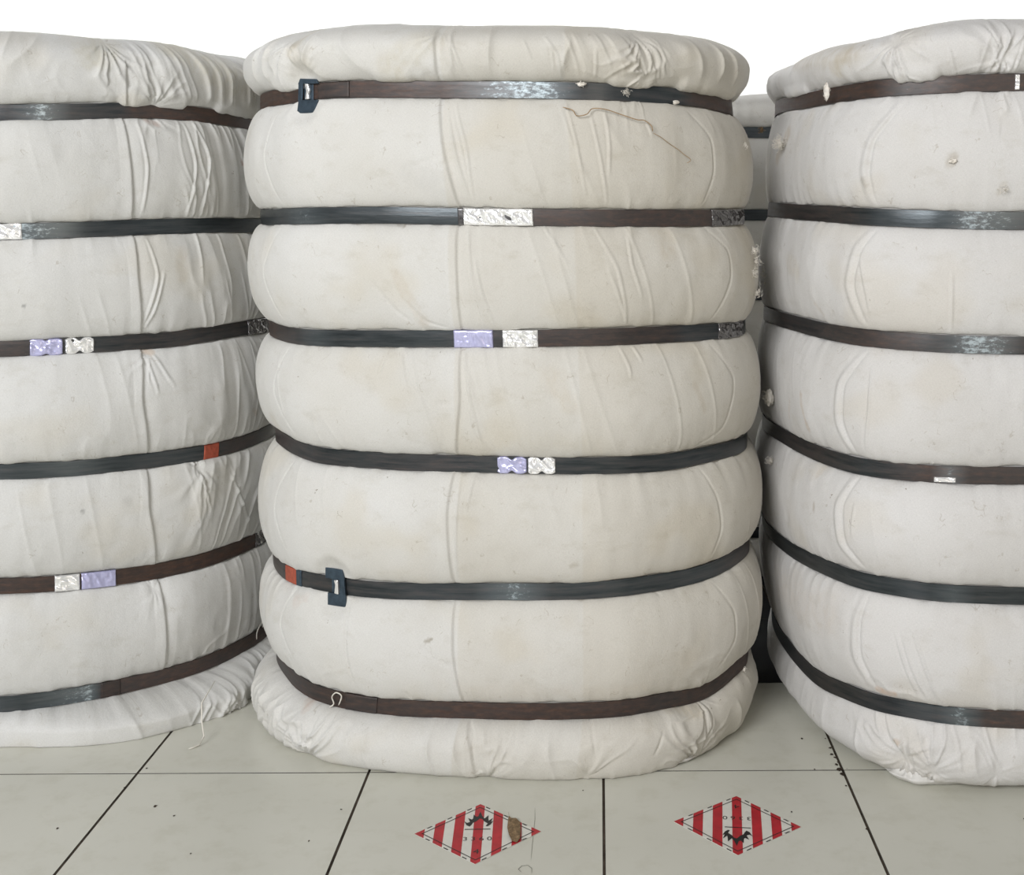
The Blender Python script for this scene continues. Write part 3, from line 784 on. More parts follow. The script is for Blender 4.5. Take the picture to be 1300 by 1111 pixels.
bc = Bale([(-.22,3.24),(-.60,3.16),(-.72,3.0),(-.742,2.84),(-.716,2.70),(-.595,2.523),(-.425,2.452),(-.27,2.425),(-.117,2.41),(.033,2.425),(.193,2.525),(.270,2.64),(.291,2.76),(.294,2.88),(.27,3.03),(.15,3.17)],
          ZC, [-.033,-.019,-.009,0,0,.002], [1,1.025,1.01,1,1.01,1], 1.440, OBS_C, 1, bulge_fn=bulge_center,
          foot_fn=lambda s: (0.045 + .004 * (s.P[:, 1] < 2.5) - .018 * smooth01((s.P[:, 0] - .1) / .15), .012 + .014 * smooth01((2.6 - s.P[:, 1]) / .12) - .014 * smooth01((s.P[:, 0] - .1) / .15)),
          top_fn=lambda s: .007 * smooth01((-.35 - s.P[:, 0]) / .15), base=(-.012, .985))
SE = bc.stroke
# lapped seam down the middle
for pts in ([(551,38),(553,70),(553,97)], [(556,128),(562,185),(578,260)], [(577,288),(580,350),(582,416)], [(581,444),(584,510),(577,572)], [(572,604),(568,650),(572,738)], [(573,762),(575,830),(584,888)], [(590,915),(601,950),(604,985)]):
    SE(pts, .0045, .0042, 'lap', False)
for pts in ([(566,130),(578,200),(596,260)], [(572,45),(583,80),(592,97)], [(565,42),(570,80),(574,98)], [(575,130),(592,190),(598,255)], [(592,290),(600,360),(614,414)], [(602,330),(612,375),(625,414)], [(587,450),(596,500),(612,570)], [(594,515),(604,550),(622,574)], [(583,604),(579,660),(577,735)], [(600,606),(592,650)],
            [(749,139),(762,200),(774,260)], [(768,139),(774,180),(773,222)], [(755,287),(785,340),(800,412)], [(688,287),(705,310),(722,338)], [(771,340),(785,375),(800,412)], [(800,300),(803,336),(815,378)], [(790,440),(800,465),(802,480)], [(808,440),(818,460)],
            [(718,130),(732,180),(745,250)], [(820,150),(828,172)], [(700,60),(704,90)], [(755,62),(757,98)], [(664,50),(675,75)], [(690,45),(708,70),(712,98)]):
    SE(pts, .0022, .0022)
for pts in ([(878,137),(903,176),(907,220),(900,260)], [(905,290),(925,318),(925,353),(909,411)], [(910,438),(932,481),(922,544),(888,572)], [(897,595),(910,632),(914,670),(907,707)], [(913,741),(929,776),(930,811),(911,850)],
            [(345,142),(336,200),(347,260)], [(345,290),(336,345),(352,405)], [(356,442),(350,495),(372,555)], [(364,580),(350,640),(362,700)], [(366,745),(355,790),(373,845)]):
    SE(pts, .0020, .0018, 'groove')
for pts in ([(470,355),(500,395),(520,410)], [(500,370),(538,410),(566,418)], [(508,448),(520,490),(545,512)], [(485,445),(478,480)], [(553,512),(580,511)], [(505,212),(530,208),(558,200)], [(560,205),(572,210)], [(437,768),(440,830),(450,880)], [(533,820),(560,840),(573,845)], [(512,880),(517,893)],
            [(588,915),(602,930),(603,965)], [(650,920),(645,950)], [(750,915),(755,955)], [(838,925),(825,955)], [(900,885),(905,910),(890,945)],[(846,760),(838,755)]):
    SE(pts, .0022, .0020, 'groove')
bc.gather(368, 45, .10, .010, 9); bc.gather(553, 36, .07, .006, 7); bc.gather(814, 46, .11, .009, 8); bc.gather(380, 98, .06, .006, 7)
bc.gather(820, 104, .06, .005, 6)
bc.gather(392, 962, .12, .011, 9); bc.gather(620, 990, .09, .006, 7); bc.gather(745, 985, .09, .006, 7); bc.gather(872, 968, .09, .012, 7); bc.gather(900, 890, .07, .007, 6)
bc.gather(345, 905, .08, .006, 7)
bc.pleat(705, 850, 40, 98, .005, .016, 0.4); bc.pleat(335, 385, 860, 960, .007, .014, -0.5); bc.pleat(590, 650, 915, 985, .003, .012, 0.2)
bc.pleat(575, 620, 290, 415, .0022, .012, 0.15); bc.pleat(560, 600, 130, 262, .0028, .010, 0.15); bc.pleat(580, 630, 445, 575, .0024, .013, 0.25)
bc.overlap(0, 340, 385, .007); bc.overlap(0, 780, 835, .006); bc.overlap(0, 870, 940, .005); bc.overlap(0, 470, 520, .003)
bc.stain([(480,105),(550,99)], .008, (.80,.76,.70), .5); bc.stain([(500,345),(535,410)], .012, (.86,.78,.68), .45); bc.stain([(377,885),(386,898)], .009, RUSTC, .6)
bc.stain([(500,285),(506,287)], .004, (.5,.45,.38), .8); bc.stain([(540,815),(547,812)], .003, (.45,.4,.32), .9); bc.stain([(880,487),(893,520)], .006, (.80,.74,.66), .5)
bc.stain([(840,290),(850,320)], .02, (.90,.85,.78), .6); bc.stain([(860,900),(890,900)], .02, (.90,.83,.70), .6); bc.stain([(700,480),(720,510)], .02, (.94,.90,.84), .7)
bc.stain([(540,50),(500,85)], .03, (.93,.90,.82), .7); bc.stain([(385,38),(370,70)], .012, (.86,.80,.68), .6); bc.stain([(520,215),(555,240)], .025, (.91,.91,.91), .7)
bc.stain([(730,763),(738,766)], .004, (.7,.66,.6), .8); bc.stain([(725,720),(732,718)], .004, (.7,.66,.6), .8); bc.stain([(370,765),(380,762)], .01, (.93,.8,.75), .5)
bc.stain([(640,560),(760,565)], .02, (.95,.93,.88), .5); bc.stain([(600,880),(820,875)], .016, (.95,.92,.88), .5); bc.stain([(850,150),(856,250)], .02, (.95,.93,.89), .5)
bc.panels = [(576, (.955, .94, .91)), (735, (.965, .95, .925))]
bc.dents = [(393, 119, .020, .029), (429, 744, .021, .028)]
root_c = empty('cotton_bale', (-.22, 2.82, 0))
tag(root_c, 'strapped cotton bale in the middle, brown thread near its top, two steel buckles', 'cotton bale', 'strapped cotton bales')
bc.build('cloth_wrap', M_CLOTH_C, root_c)
ST_C = [
 ([(340,.9),(560,.75),(640,.55),(760,.1),(860,.1),(880,.8),(925,.9)], [(560,0),(640,.75),(690,.9),(740,.1)], 'brown strap, painted silvery highlight and pits at its centre'),
 ([(340,.0),(580,.0),(690,.75),(900,.75),(945,.6)], [(360,.1),(390,.55),(420,.1)], 'strap, blue-black at the left and rusty brown at the right'),
 ([(350,.7),(385,.2),(400,.0),(560,.0),(690,.6),(850,.5),(870,.1)], [(380,0),(404,.35),(430,0)], 'strap with lilac and silver labels'),
 ([(355,.4),(450,.15),(560,.3),(640,.1),(950,.1)], [], 'dark grey strap'),
 ([(350,.5),(420,.2),(480,.1),(900,.1),(940,.5)], [(600,0),(655,.7),(700,.1)], 'dark grey strap with a buckle'),
 ([(360,.5),(440,.7),(600,.8),(750,.8),(840,.5),(940,.9)], [], 'rust-brown strap')]
sc = [bc.strap(i, root_c, *ST_C[i]) for i in range(6)]
buckle(bc, 0, sc[0], 394, 117, 'tilted')
buckle(bc, 4, sc[4], 429, 743, 'upright')
bc.patch('strap_end', 0, 405, 445, M_STRAP, sc[0], .0045, .0152)
bc.patch('foil_label', 1, 588, 678, M_FOIL, sc[1], .004, .0155, .0055, label='shiny crinkled silver foil on the strap', seed=4)
bc.patch('strap_seal', 1, 581, 590, M_CLEARTAPE, sc[1], .004, .0155)
bc.patch('film_sleeve', 1, 903, 942, M_CLEARTAPE, sc[1], .004, .0165, .004, label='grey glossy film wrapped on the strap', seed=9)
bc.patch('lilac_label', 2, 577, 626, M_LILAC, sc[2], .0045, .0160, .003, label='shiny lilac label', seed=5)
bc.patch('foil_label', 2, 638, 684, M_FOIL, sc[2], .0045, .0158, .0065, label='crinkled silver label', seed=6)
bc.patch('film_sleeve', 2, 911, 940, M_CLEARTAPE, sc[2], .004, .0165, .005, label='grey glossy film wrapped on the strap', seed=11)
bc.patch('lilac_label', 3, 632, 669, M_LILAC, sc[3], .0045, .0155, .005, waist=.35, label='twisted lilac label', seed=7)
bc.patch('foil_label', 3, 671, 706, M_FOIL, sc[3], .0045, .0155, .0065, waist=.35, label='twisted silver label', seed=8)
bc.patch('red_tape', 4, 364, 377, M_RED, sc[4], .0035, .0155, .0008, label='worn red tape mark')
bc.patch('strap_seal', 4, 378, 384, M_BUCKLE, sc[4], .004, .0158)
bc.patch('strap_end', 5, 440, 480, M_STRAP, sc[5], .0045, .0155)
thread(bc, root_c, [(715,136),(727,140),(733,147),(745,145),(752,138),(768,139),(790,146),(808,152),(818,153),(826,160),(829,167)], .0010, .030, M_BROWNTHREAD, 'long brown loose thread', z_offs=[.022,.026,.03,.03,.026,.028,.031,.034,.035,.036,.037])
thread(bc, root_c, [(829,169),(838,174),(850,183),(860,190),(868,196),(876,203),(872,207)], .0007, .038, M_BROWNTHREAD, 'short brown loose thread')
thread(bc, root_c, [(418,898),(424,893),(421,885),(427,879),(433,884),(430,895)], .0013, .011, M_THREAD, 'white twine tied over the lowest strap', name='twine_knot')
tuft(bc, root_c, 738, 107, .014, .006, .010, 3, 40, blob=.6); tuft(bc, root_c, 795, 117, .013, .007, .010, 4, 36, blob=.0); tuft(bc, root_c, 858, 130, .012, .005, .012, 5, 30, blob=.7)
tuft(bc, root_c, 946, 185, .006, .010, .036, 6, 20, blob=.0)
for k, (x, y) in enumerate([(958,318),(960,332),(957,347),(961,372)]): tuft(bc, root_c, x, y, .012, .012, .034, 20 + k, 34, blob=.35)
tuft(bc, root_c, 945, 850, .006, .006, .03, 8, 12, blob=.5)

# ================================================================= BALE: left
OBS_L = [
 [(0,143),(94,142),(164,139.5),(220,142),(283,150),(321,157)],
 [(0,294.5),(94,292),(189,288),(268,286),(334,286.5)],
 [(0,443),(126,437),(220,431),(283,421),(331,413.5)],
 [(0,599),(94,594.6),(189,584.5),(268,573),(315,560),(343,546)],
 [(0,744),(94,739),(189,730),(252,717),(299,701),(331,684)],
 [(0,895),(94,888),(157.5,878),(236,864),(283.5,849),(315,827),(334,806)]]
ZL = [1.275, 1.034, .802, .552, .324, .096]
bl = Bale([(-1.3,3.42),(-1.65,3.36),(-1.85,3.15),(-1.88,2.9),(-1.80,2.68),(-1.62,2.57),(-1.42,2.545),(-1.237,2.56),(-1.10,2.613),(-.977,2.70),(-.895,2.79),(-.835,2.93),(-.812,3.08),(-.85,3.25),(-.97,3.36)],
          ZL, [-.03,-.018,0,0,-.015,-.012], [1,1,1,1,1,1], 1.445, OBS_L, 2, bulge_fn=lambda s: 0.033 - 0.012 * smooth01((s.P[:, 0] + 0.95) / 0.1),
          foot_fn=lambda s: (.040 + .080 * smooth01((s.P[:, 0] + 1.25) / .25) * smooth01((2.93 - s.P[:, 1]) / .16) , .030 + .085 * smooth01((s.P[:, 0] + 1.25) / .25) * smooth01((2.93 - s.P[:, 1]) / .16)),
          top_fn=lambda s: .006 * smooth01((-1.0 - s.P[:, 0]) / .2))
for pts in ([(161,85),(162,110),(164,128)], [(162,152),(167,220),(172,273)], [(175,300),(174,350),(183,420)], [(183,450),(180,506),(192,572)], [(192,601),(189,645),(202,712)], [(208,742),(211,802),(214,856)]):
    bl.stroke(pts, .004, .0045, 'lap', False)
for pts in ([(178,155),(188,210),(184,270)], [(190,302),(200,350),(184,415)], [(208,345),(196,395),(186,418)], [(198,450),(214,480),(222,490)], [(186,450),(200,500)], [(255,598),(262,630),(268,650)], [(240,155),(250,210),(243,270)], [(252,155),(268,200),(262,270)], [(296,600),(310,640),(325,675)]):
    bl.stroke(pts, .0026, .003)
bl.gather(140, 48, .11, .009, 9); bl.gather(286, 918, .13, .013, 10); bl.gather(190, 448, .06, .004, 6); bl.gather(200, 134, .08, .007, 8); bl.gather(258, 596, .07, .006, 7)
bl.gather(200, 750, .05, .003, 6)
bl.pleat(165, 345, 40, 138, .0085, .017, 0.35); bl.pleat(225, 345, 150, 275, .0085, .019, 0.15); bl.pleat(235, 345, 295, 415, .007, .022, 0.0); bl.pleat(275, 350, 440, 545, .006, .026, 0.1)
bl.pleat(245, 350, 590, 690, .008, .024, -0.3); bl.pleat(290, 345, 715, 800, .006, .022, 0.0); bl.pleat(215, 345, 860, 935, .010, .017, -0.5)
bl.overlap(0, 158, 245, .010); bl.overlap(0, 285, 335, .007)
bl.stain([(120,70),(135,55)], .035, (.86,.83,.74), .8); bl.stain([(190,150),(203,156)], .007, (.72,.52,.45), .6); bl.stain([(312,205),(314,210)], .004, (.6,.4,.35), .8); bl.stain([(230,60),(300,100)], .05, (.86,.82,.70), .7)
bl.stain([(188,446),(196,448)], .007, (.85,.6,.4), .6); bl.stain([(30,388),(32,389)], .003, (.3,.3,.3), .9); bl.stain([(105,649),(106,650)], .003, (.4,.4,.4), .9)
bl.stain([(160,635),(166,640)], .009, (.85,.85,.85), .7); bl.stain([(235,320),(230,350)], .015, (.93,.86,.76), .5); bl.stain([(282,905),(286,912)], .01, (.92,.85,.65), .7); bl.stain([(325,520),(330,525)], .005, (.75,.6,.5), .6)
root_l = empty('cotton_bale', (-1.34, 2.98, 0))
tag(root_l, 'strapped cotton bale at the left edge, its right side gathered in pleats', 'cotton bale', 'strapped cotton bales')
bl.build('cloth_wrap', M_CLOTH_L, root_l)
ST_L = [
 ([(0,.3),(60,.2),(150,.25),(172,.85),(330,1.0)], [(10,0),(50,.85),(90,.1)], 'strap turning rusty brown at the right'),
 ([(0,0),(330,0)], [(20,.9),(75,.5),(110,.05)], 'blue-black strap'),
 ([(0,.55),(40,.4),(110,.05),(180,.35),(300,.3)], [], 'dark strap with lilac and silver labels'),
 ([(0,0),(250,.1),(290,.6),(345,.5)], [(20,.1),(90,.35),(150,.1)], 'dark strap with a red mark'),
 ([(0,.75),(340,.95)], [], 'brown strap with silver and lilac labels'),
 ([(0,0),(120,0),(135,.8),(330,.9)], [(30,.1),(80,.5),(115,.8),(128,.1)], 'strap, blue-black then rusty brown')]
sl = [bl.strap(i, root_l, *ST_L[i]) for i in range(6)]
bl.patch('foil_label', 1, -40, 28, M_FOIL, sl[1], .004, .0155, .0055, label='shiny crinkled silver foil on the strap', seed=14)
bl.patch('lilac_label', 2, 38, 79, M_LILAC, sl[2], .0045, .0165, .006, waist=.2, label='crinkled lilac label', seed=15)
bl.patch('foil_label', 2, 83, 119, M_FOIL, sl[2], .0045, .0158, .0065, waist=.35, label='twisted silver label', seed=16)
bl.patch('film_sleeve', 2, 314, 338, M_CLEARTAPE, sl[2], .004, .0165, .005, label='grey glossy film wrapped on the strap', seed=17)
bl.patch('red_tape', 3, 258, 277, M_RED, sl[3], .0035, .0156, .0008, label='worn red tape mark')
bl.patch('foil_label', 4, 69, 102, M_FOIL, sl[4], .0045, .0158, .006, label='crinkled silver label', seed=18)
bl.patch('lilac_label', 4, 103, 147, M_LILAC, sl[4], .0045, .0160, .0035, label='shiny lilac label', seed=19)
bl.patch('film_sleeve', 4, 323, 336, M_CLEARTAPE, sl[4], .004, .0165, .004, seed=20)
bl.patch('strap_seal', 5, 128, 153, M_STRAP, sl[5], .0045, .0155)
_v, _f = [], []
tube(_v, _f, [(-.838, 2.66, .085), (-.846, 2.60, .062), (-.838, 2.575, .036), (-.826, 2.552, .014), (-.830, 2.536, .003), (-.840, 2.526, .002), (-.846, 2.518, .003)], .0016, 5)
py_mesh('twine_end', _v, _f, M_THREAD, root_l, True)['label'] = 'frayed end of white twine'
thread(bl, root_l, [(326,812),(325,803),(330,794),(334,788),(333,797)], .0013, .012, M_THREAD, 'loop of white twine', name='twine_knot')

# ================================================================= BALE: right
OBS_R = [
 [(993,134),(1024.6,128),(1072,119),(1151,110),(1245,105.6),(1300,104)],
 [(976,265),(1056,272),(1119,276),(1214,279.6),(1300,280.5)],
 [(972.5,398),(1009,410),(1056,422),(1119,431),(1214,437),(1300,439)],
 [(971,538),(993,552),(1009,561.6),(1056,582),(1097,593),(1151,599.5),(1198,602.6),(1300,604)],
 [(974,672.6),(1009,701),(1056,723),(1119,742),(1198,753),(1300,757)],
 [(985,820),(999,833),(1040,862),(1088,882),(1151,899.5),(1214,909),(1300,914)]]
ZR = [1.313, 1.060, .829, .590, .368, .140]
br = Bale([(.85,3.28),(.52,3.25),(.40,3.16),(.357,3.0),(.356,2.865),(.382,2.655),(.43,2.483),(.477,2.40),(.547,2.352),(.61,2.33),(.76,2.318),(.93,2.318),(1.1,2.34),(1.25,2.42),(1.34,2.6),(1.38,2.85),(1.34,3.1),(1.2,3.24)],
          ZR, [.03,.012,.003,0,-.003,.022], [1,1,1,1,1,1], 1.437, OBS_R, 4, bulge_fn=lambda s: 0.034 - 0.018 * smooth01((.42 - s.P[:, 0]) / 0.06),
          foot_fn=lambda s: (.014 - .002 * smooth01((.6 - s.P[:, 0]) / .15), -.068 - .018 * smooth01((.62 - s.P[:, 0]) / .12)),
          top_fn=lambda s: -.018 * smooth01((.66 - s.P[:, 0]) / .25))
for pts in ([(1147,128),(1110,178),(1102,220),(1106,260)], [(1106,292),(1091,315),(1082,362),(1094,413)], [(1096,447),(1072,487),(1069,535),(1080,577)], [(1084,605),(1069,640),(1072,690),(1094,724)], [(1097,757),(1091,786),(1091,833),(1110,878)]):
    br.stroke(pts, .0030, .0034, 'groove')
    br.stroke([(x - 6, y) for x, y in pts], .006, .0022)
for pts in ([(1105,465),(1104,520),(1096,575)], [(1092,320),(1100,370),(1102,400)], [(1086,640),(1084,680)], [(1135,802),(1150,850),(1166,892)], [(1143,800),(1158,850),(1176,893)], [(1157,799),(1175,850),(1190,893)], [(1180,910),(1182,950),(1180,975)], [(1206,915),(1218,950),(1222,985)], [(1250,915),(1262,960),(1278,988)],
            [(1120,75),(1130,102)], [(1137,60),(1142,100)], [(1140,60),(1150,98),(1175,104)], [(1260,50),(1270,90)], [(1272,55),(1255,96)], [(1290,35),(1268,80)], [(1205,60),(1215,98)], [(1300,50),(1290,98)], [(1158,45),(1168,58)],
            [(1208,345),(1209,425)], [(1183,590),(1184,600)], [(1113,905),(1128,950)]):
    br.stroke(pts, .0023, .0024)
br.gather(1136, 52, .09, .010, 8); br.gather(1275, 70, .10, .009, 8); br.gather(1142, 972, .11, .011, 9); br.gather(1182, 985, .09, .007, 8); br.gather(1270, 990, .08, .004, 7)
br.pleat(1120, 1215, 900, 985, .004, .018, 0.4); br.pleat(1230, 1300, 40, 98, .005, .016, -0.3); br.pleat(1110, 1180, 50, 105, .004, .018, 0.3)
br.overlap(0, 1130, 1188, .010); br.overlap(0, 985, 1010, .003)
br.stain([(1000,75),(1080,70)], .03, (.82,.77,.68), .75); br.stain([(1070,60),(1062,90)], .02, (.84,.78,.66), .7); br.stain([(990,170),(978,200)], .016, (.85,.75,.62), .7); br.stain([(1210,200),(1208,207)], .008, (.66,.60,.50), .8)
br.stain([(1275,235),(1268,245)], .007, (.82,.78,.70), .7); br.stain([(1094,228),(1097,236)], .005, (.65,.62,.58), .7); br.stain([(1020,500),(1024,545)], .007, (.80,.68,.56), .6); br.stain([(1000,510),(996,530)], .006, (.84,.74,.64), .5)
br.stain([(1030,385),(1036,400)], .005, (.84,.76,.66), .5); br.stain([(1033,640),(1034,648)], .004, (.5,.4,.3), .8); br.stain([(1112,880),(1130,885)], .008, (.92,.68,.52), .7); br.stain([(995,330),(1010,345)], .02, (.92,.87,.78), .6)
br.stain([(1034,590),(1030,605)], .007, (.82,.74,.64), .5); br.stain([(1050,780),(980,740)], .05, (.95,.90,.84), .6); br.stain([(1150,165),(1155,180)], .02, (.95,.94,.9), .6)
br.stain([(1243,573),(1246,575)], .006, (.85,.85,.85), .7); br.stain([(1132,945),(1134,948)], .005, (.8,.65,.5), .7)
root_r = empty('cotton_bale', (.86, 2.8, 0))
tag(root_r, 'strapped white cotton bale at the right edge, a curved vertical crease down its left part', 'cotton bale', 'strapped cotton bales')
br.build('cloth_wrap', M_CLOTH_R, root_r)
ST_R = [
 ([(990,.9),(1300,.75)], [(1110,0),(1150,.35),(1180,.1)], 'brown strap'),
 ([(975,.5),(1080,.35),(1110,0),(1200,0),(1240,.45),(1270,.1)], [(1100,0),(1118,.2),(1190,.1),(1230,.85),(1275,.6),(1300,.3)], 'dark strap with painted silvery highlights'),
 ([(970,.55),(1040,.35),(1150,.75),(1200,.4),(1300,.45)], [(1100,.05),(1190,.2),(1235,.9),(1270,.7),(1300,.1)], 'brown strap with painted silvery highlights'),
 ([(968,.3),(1040,.4),(1100,.1),(1180,.7),(1300,.65)], [(1180,0),(1205,.6),(1230,.1)], 'dark strap turning brown at the right'),
 ([(968,0),(1300,0)], [(1180,0),(1210,.45),(1240,0)], 'blue-black strap'),
 ([(985,.05),(1050,.3),(1180,.05),(1230,.2),(1250,.7),(1300,.85)], [(1190,0),(1220,.75),(1250,.1)], 'dark strap turning brown at the right')]
sr = [br.strap(i, root_r, *ST_R[i]) for i in range(6)]
br.patch('strap_seal', 0, 1289, 1294, M_FOIL, sr[0], .004, .0135, .002)
br.patch('foil_label', 3, 1186, 1214, M_FOIL, sr[3], .0035, .0045, .003, dz=-.009, label='scrap of silver foil')
tuft(br, root_r, 1049, 116, .008, .019, .035, 31, 70, label='hanging tuft of raw cotton', blob=.9)
tuft(br, root_r, 990, 182, .020, .020, .028, 32, 90, label='cotton fibre bursting through the cloth', blob=.45)
tuft(br, root_r, 1210, 204, .010, .006, .034, 33, 40, blob=.7)
tuft(br, root_r, 1274, 240, .010, .010, .034, 34, 20, blob=.0)
tuft(br, root_r, 977, 505, .015, .019, .026, 35, 110, label='large tuft of raw cotton in the gap', blob=.85)
tuft(br, root_r, 970, 350, .010, .03, .02, 36, 40, blob=.0)
tuft(br, root_r, 978, 585, .013, .011, .02, 37, 60, blob=.5)
tuft(br, root_r, 966, 165, .009, .010, .03, 38, 40, blob=.6, mat=M_BROWNTHREAD)
# loose rag of cloth dragging at the foot
def foot_rag(bale, parent, pts, w, seed):
    q = [Vector((bale.local_frame(x, y, of)[0].x, bale.local_frame(x, y, of)[0].y, 0)) for x, y, of in pts]
    vs, fs = [], []; n = 10
    rnd = random.Random(seed)
    prev = None; path = []
    for i in range(len(q) - 1):
        for t in range(12): path.append(q[i].lerp(q[i + 1], t / 12))
    path.append(q[-1])
    for i, p in enumerate(path):
        f = i / (len(path) - 1); rr = w * (0.35 + 0.65 * math.sin(math.pi * min(1, f * 1.05)) ** 0.5)
        d = (path[min(i + 1, len(path) - 1)] - path[max(i - 1, 0)]).normalized(); sd = Vector((d.y, -d.x, 0))
        for k in range(n):
            a = 2 * math.pi * k / n
            q_ = rr * (1 + 0.45 * (float(vnoise(np.array(i * .33), np.array(k * .8), seed)) - .5) + 0.22 * (-1) ** k)
            vs.append(p + sd * math.cos(a) * q_ + Vector((0, 0, max(0.0008, q_ * 0.62 * (1 + math.sin(a))))))
    for i in range(len(path) - 1):
        for k in range(n):
            k2 = (k + 1) % n; fs.append((i * n + k, i * n + k2, (i + 1) * n + k2, (i + 1) * n + k))
    fs.append(tuple(range(n))); fs.append(tuple((len(path) - 1) * n + k for k in range(n - 1, -1, -1)))
    o = py_mesh('cloth_corner', vs, fs, M_RAG, parent, True)
    sb = o.modifiers.new('sub', 'SUBSURF'); sb.levels = 1; sb.render_levels = 2
    return o
foot_rag(br, root_r, [(1128, 966, -.045), (1143, 974, -.025), (1165, 982, -.02), (1190, 984, -.035), (1230, 988, -.05)], .020, 3)['label'] = 'crumpled corner of the cloth on the floor'
foot_rag(bc, root_c, [(828, 985, .0), (850, 981, .02), (870, 975, .025), (884, 962, .02)], .014, 5)['label'] = 'crumpled corner of the cloth on the floor'
foot_rag(bl, root_l, [(262, 940, .085), (282, 928, .09), (296, 915, .085)], .017, 7)['label'] = 'twisted corner of the cloth'

# ================================================================= BALE: behind, in the gap
bb = Bale([(.42,4.62),(.1,4.56),(-.06,4.35),(-.07,4.05),(.02,3.84),(.18,3.76),(.42,3.73),(.7,3.76),(.86,3.86),(.93,4.08),(.92,4.35),(.78,4.55)],
          ZC, [0]*6, [1]*6, 1.42, None, 9, dense=(6e-3, 20e-3), rows=26)
root_b = empty('cotton_bale', (.43, 4.17, 0))
tag(root_b, 'shadowed cotton bale behind the others, a sliver in the right-hand gap', 'cotton bale', 'strapped cotton bales')
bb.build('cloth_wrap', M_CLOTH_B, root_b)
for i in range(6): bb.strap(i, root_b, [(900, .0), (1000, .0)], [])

# ================================================================= FLOOR STICKERS
def clip(poly, a, b):
    """keep the part left of the line a->b"""
    out = []
    f = lambda p: (b[0] - a[0]) * (p[1] - a[1]) - (b[1] - a[1]) * (p[0] - a[0])
    for i in range(len(poly)):
        p, q = poly[i], poly[(i + 1) % len(poly)]; fp, fq = f(p), f(q)
        if fp >= 0: out.append(p)
        if (fp >= 0) != (fq >= 0):
            t = fp / (fp - fq); out.append((p[0] + (q[0] - p[0]) * t, p[1] + (q[1] - p[1]) * t))
    return out
DIA = [(1, 0), (0, 1), (-1, 0), (0, -1)]
def clip_dia(poly):
    for i in range(4):
        poly = clip(poly, DIA[i], DIA[(i + 1) % 4])
        if not poly: break
    return poly
def floor_xy(px, py):
    Y = F * H / (py - HY); return ((px - CX) / F * Y, Y)
def glyph(ch, size):
    cu = bpy.data.curves.new('glyph', 'FONT'); cu.body = ch; cu.size = size; cu.align_x = 'CENTER'; cu.align_y = 'CENTER'; cu.resolution_u = 4
    tmp = bpy.data.objects.new('glyph', cu); COL.objects.link(tmp)
    dg = bpy.context.evaluated_depsgraph_get(); dg.update()
    me = tmp.evaluated_get(dg).to_mesh()
    vs = [(v.co.x, v.co.y) for v in me.vertices]; fs = [tuple(p.vertices) for p in me.polygons]
    tmp.evaluated_get(dg).to_mesh_clear(); bpy.data.objects.remove(tmp); bpy.data.curves.remove(cu)
    return vs, fs
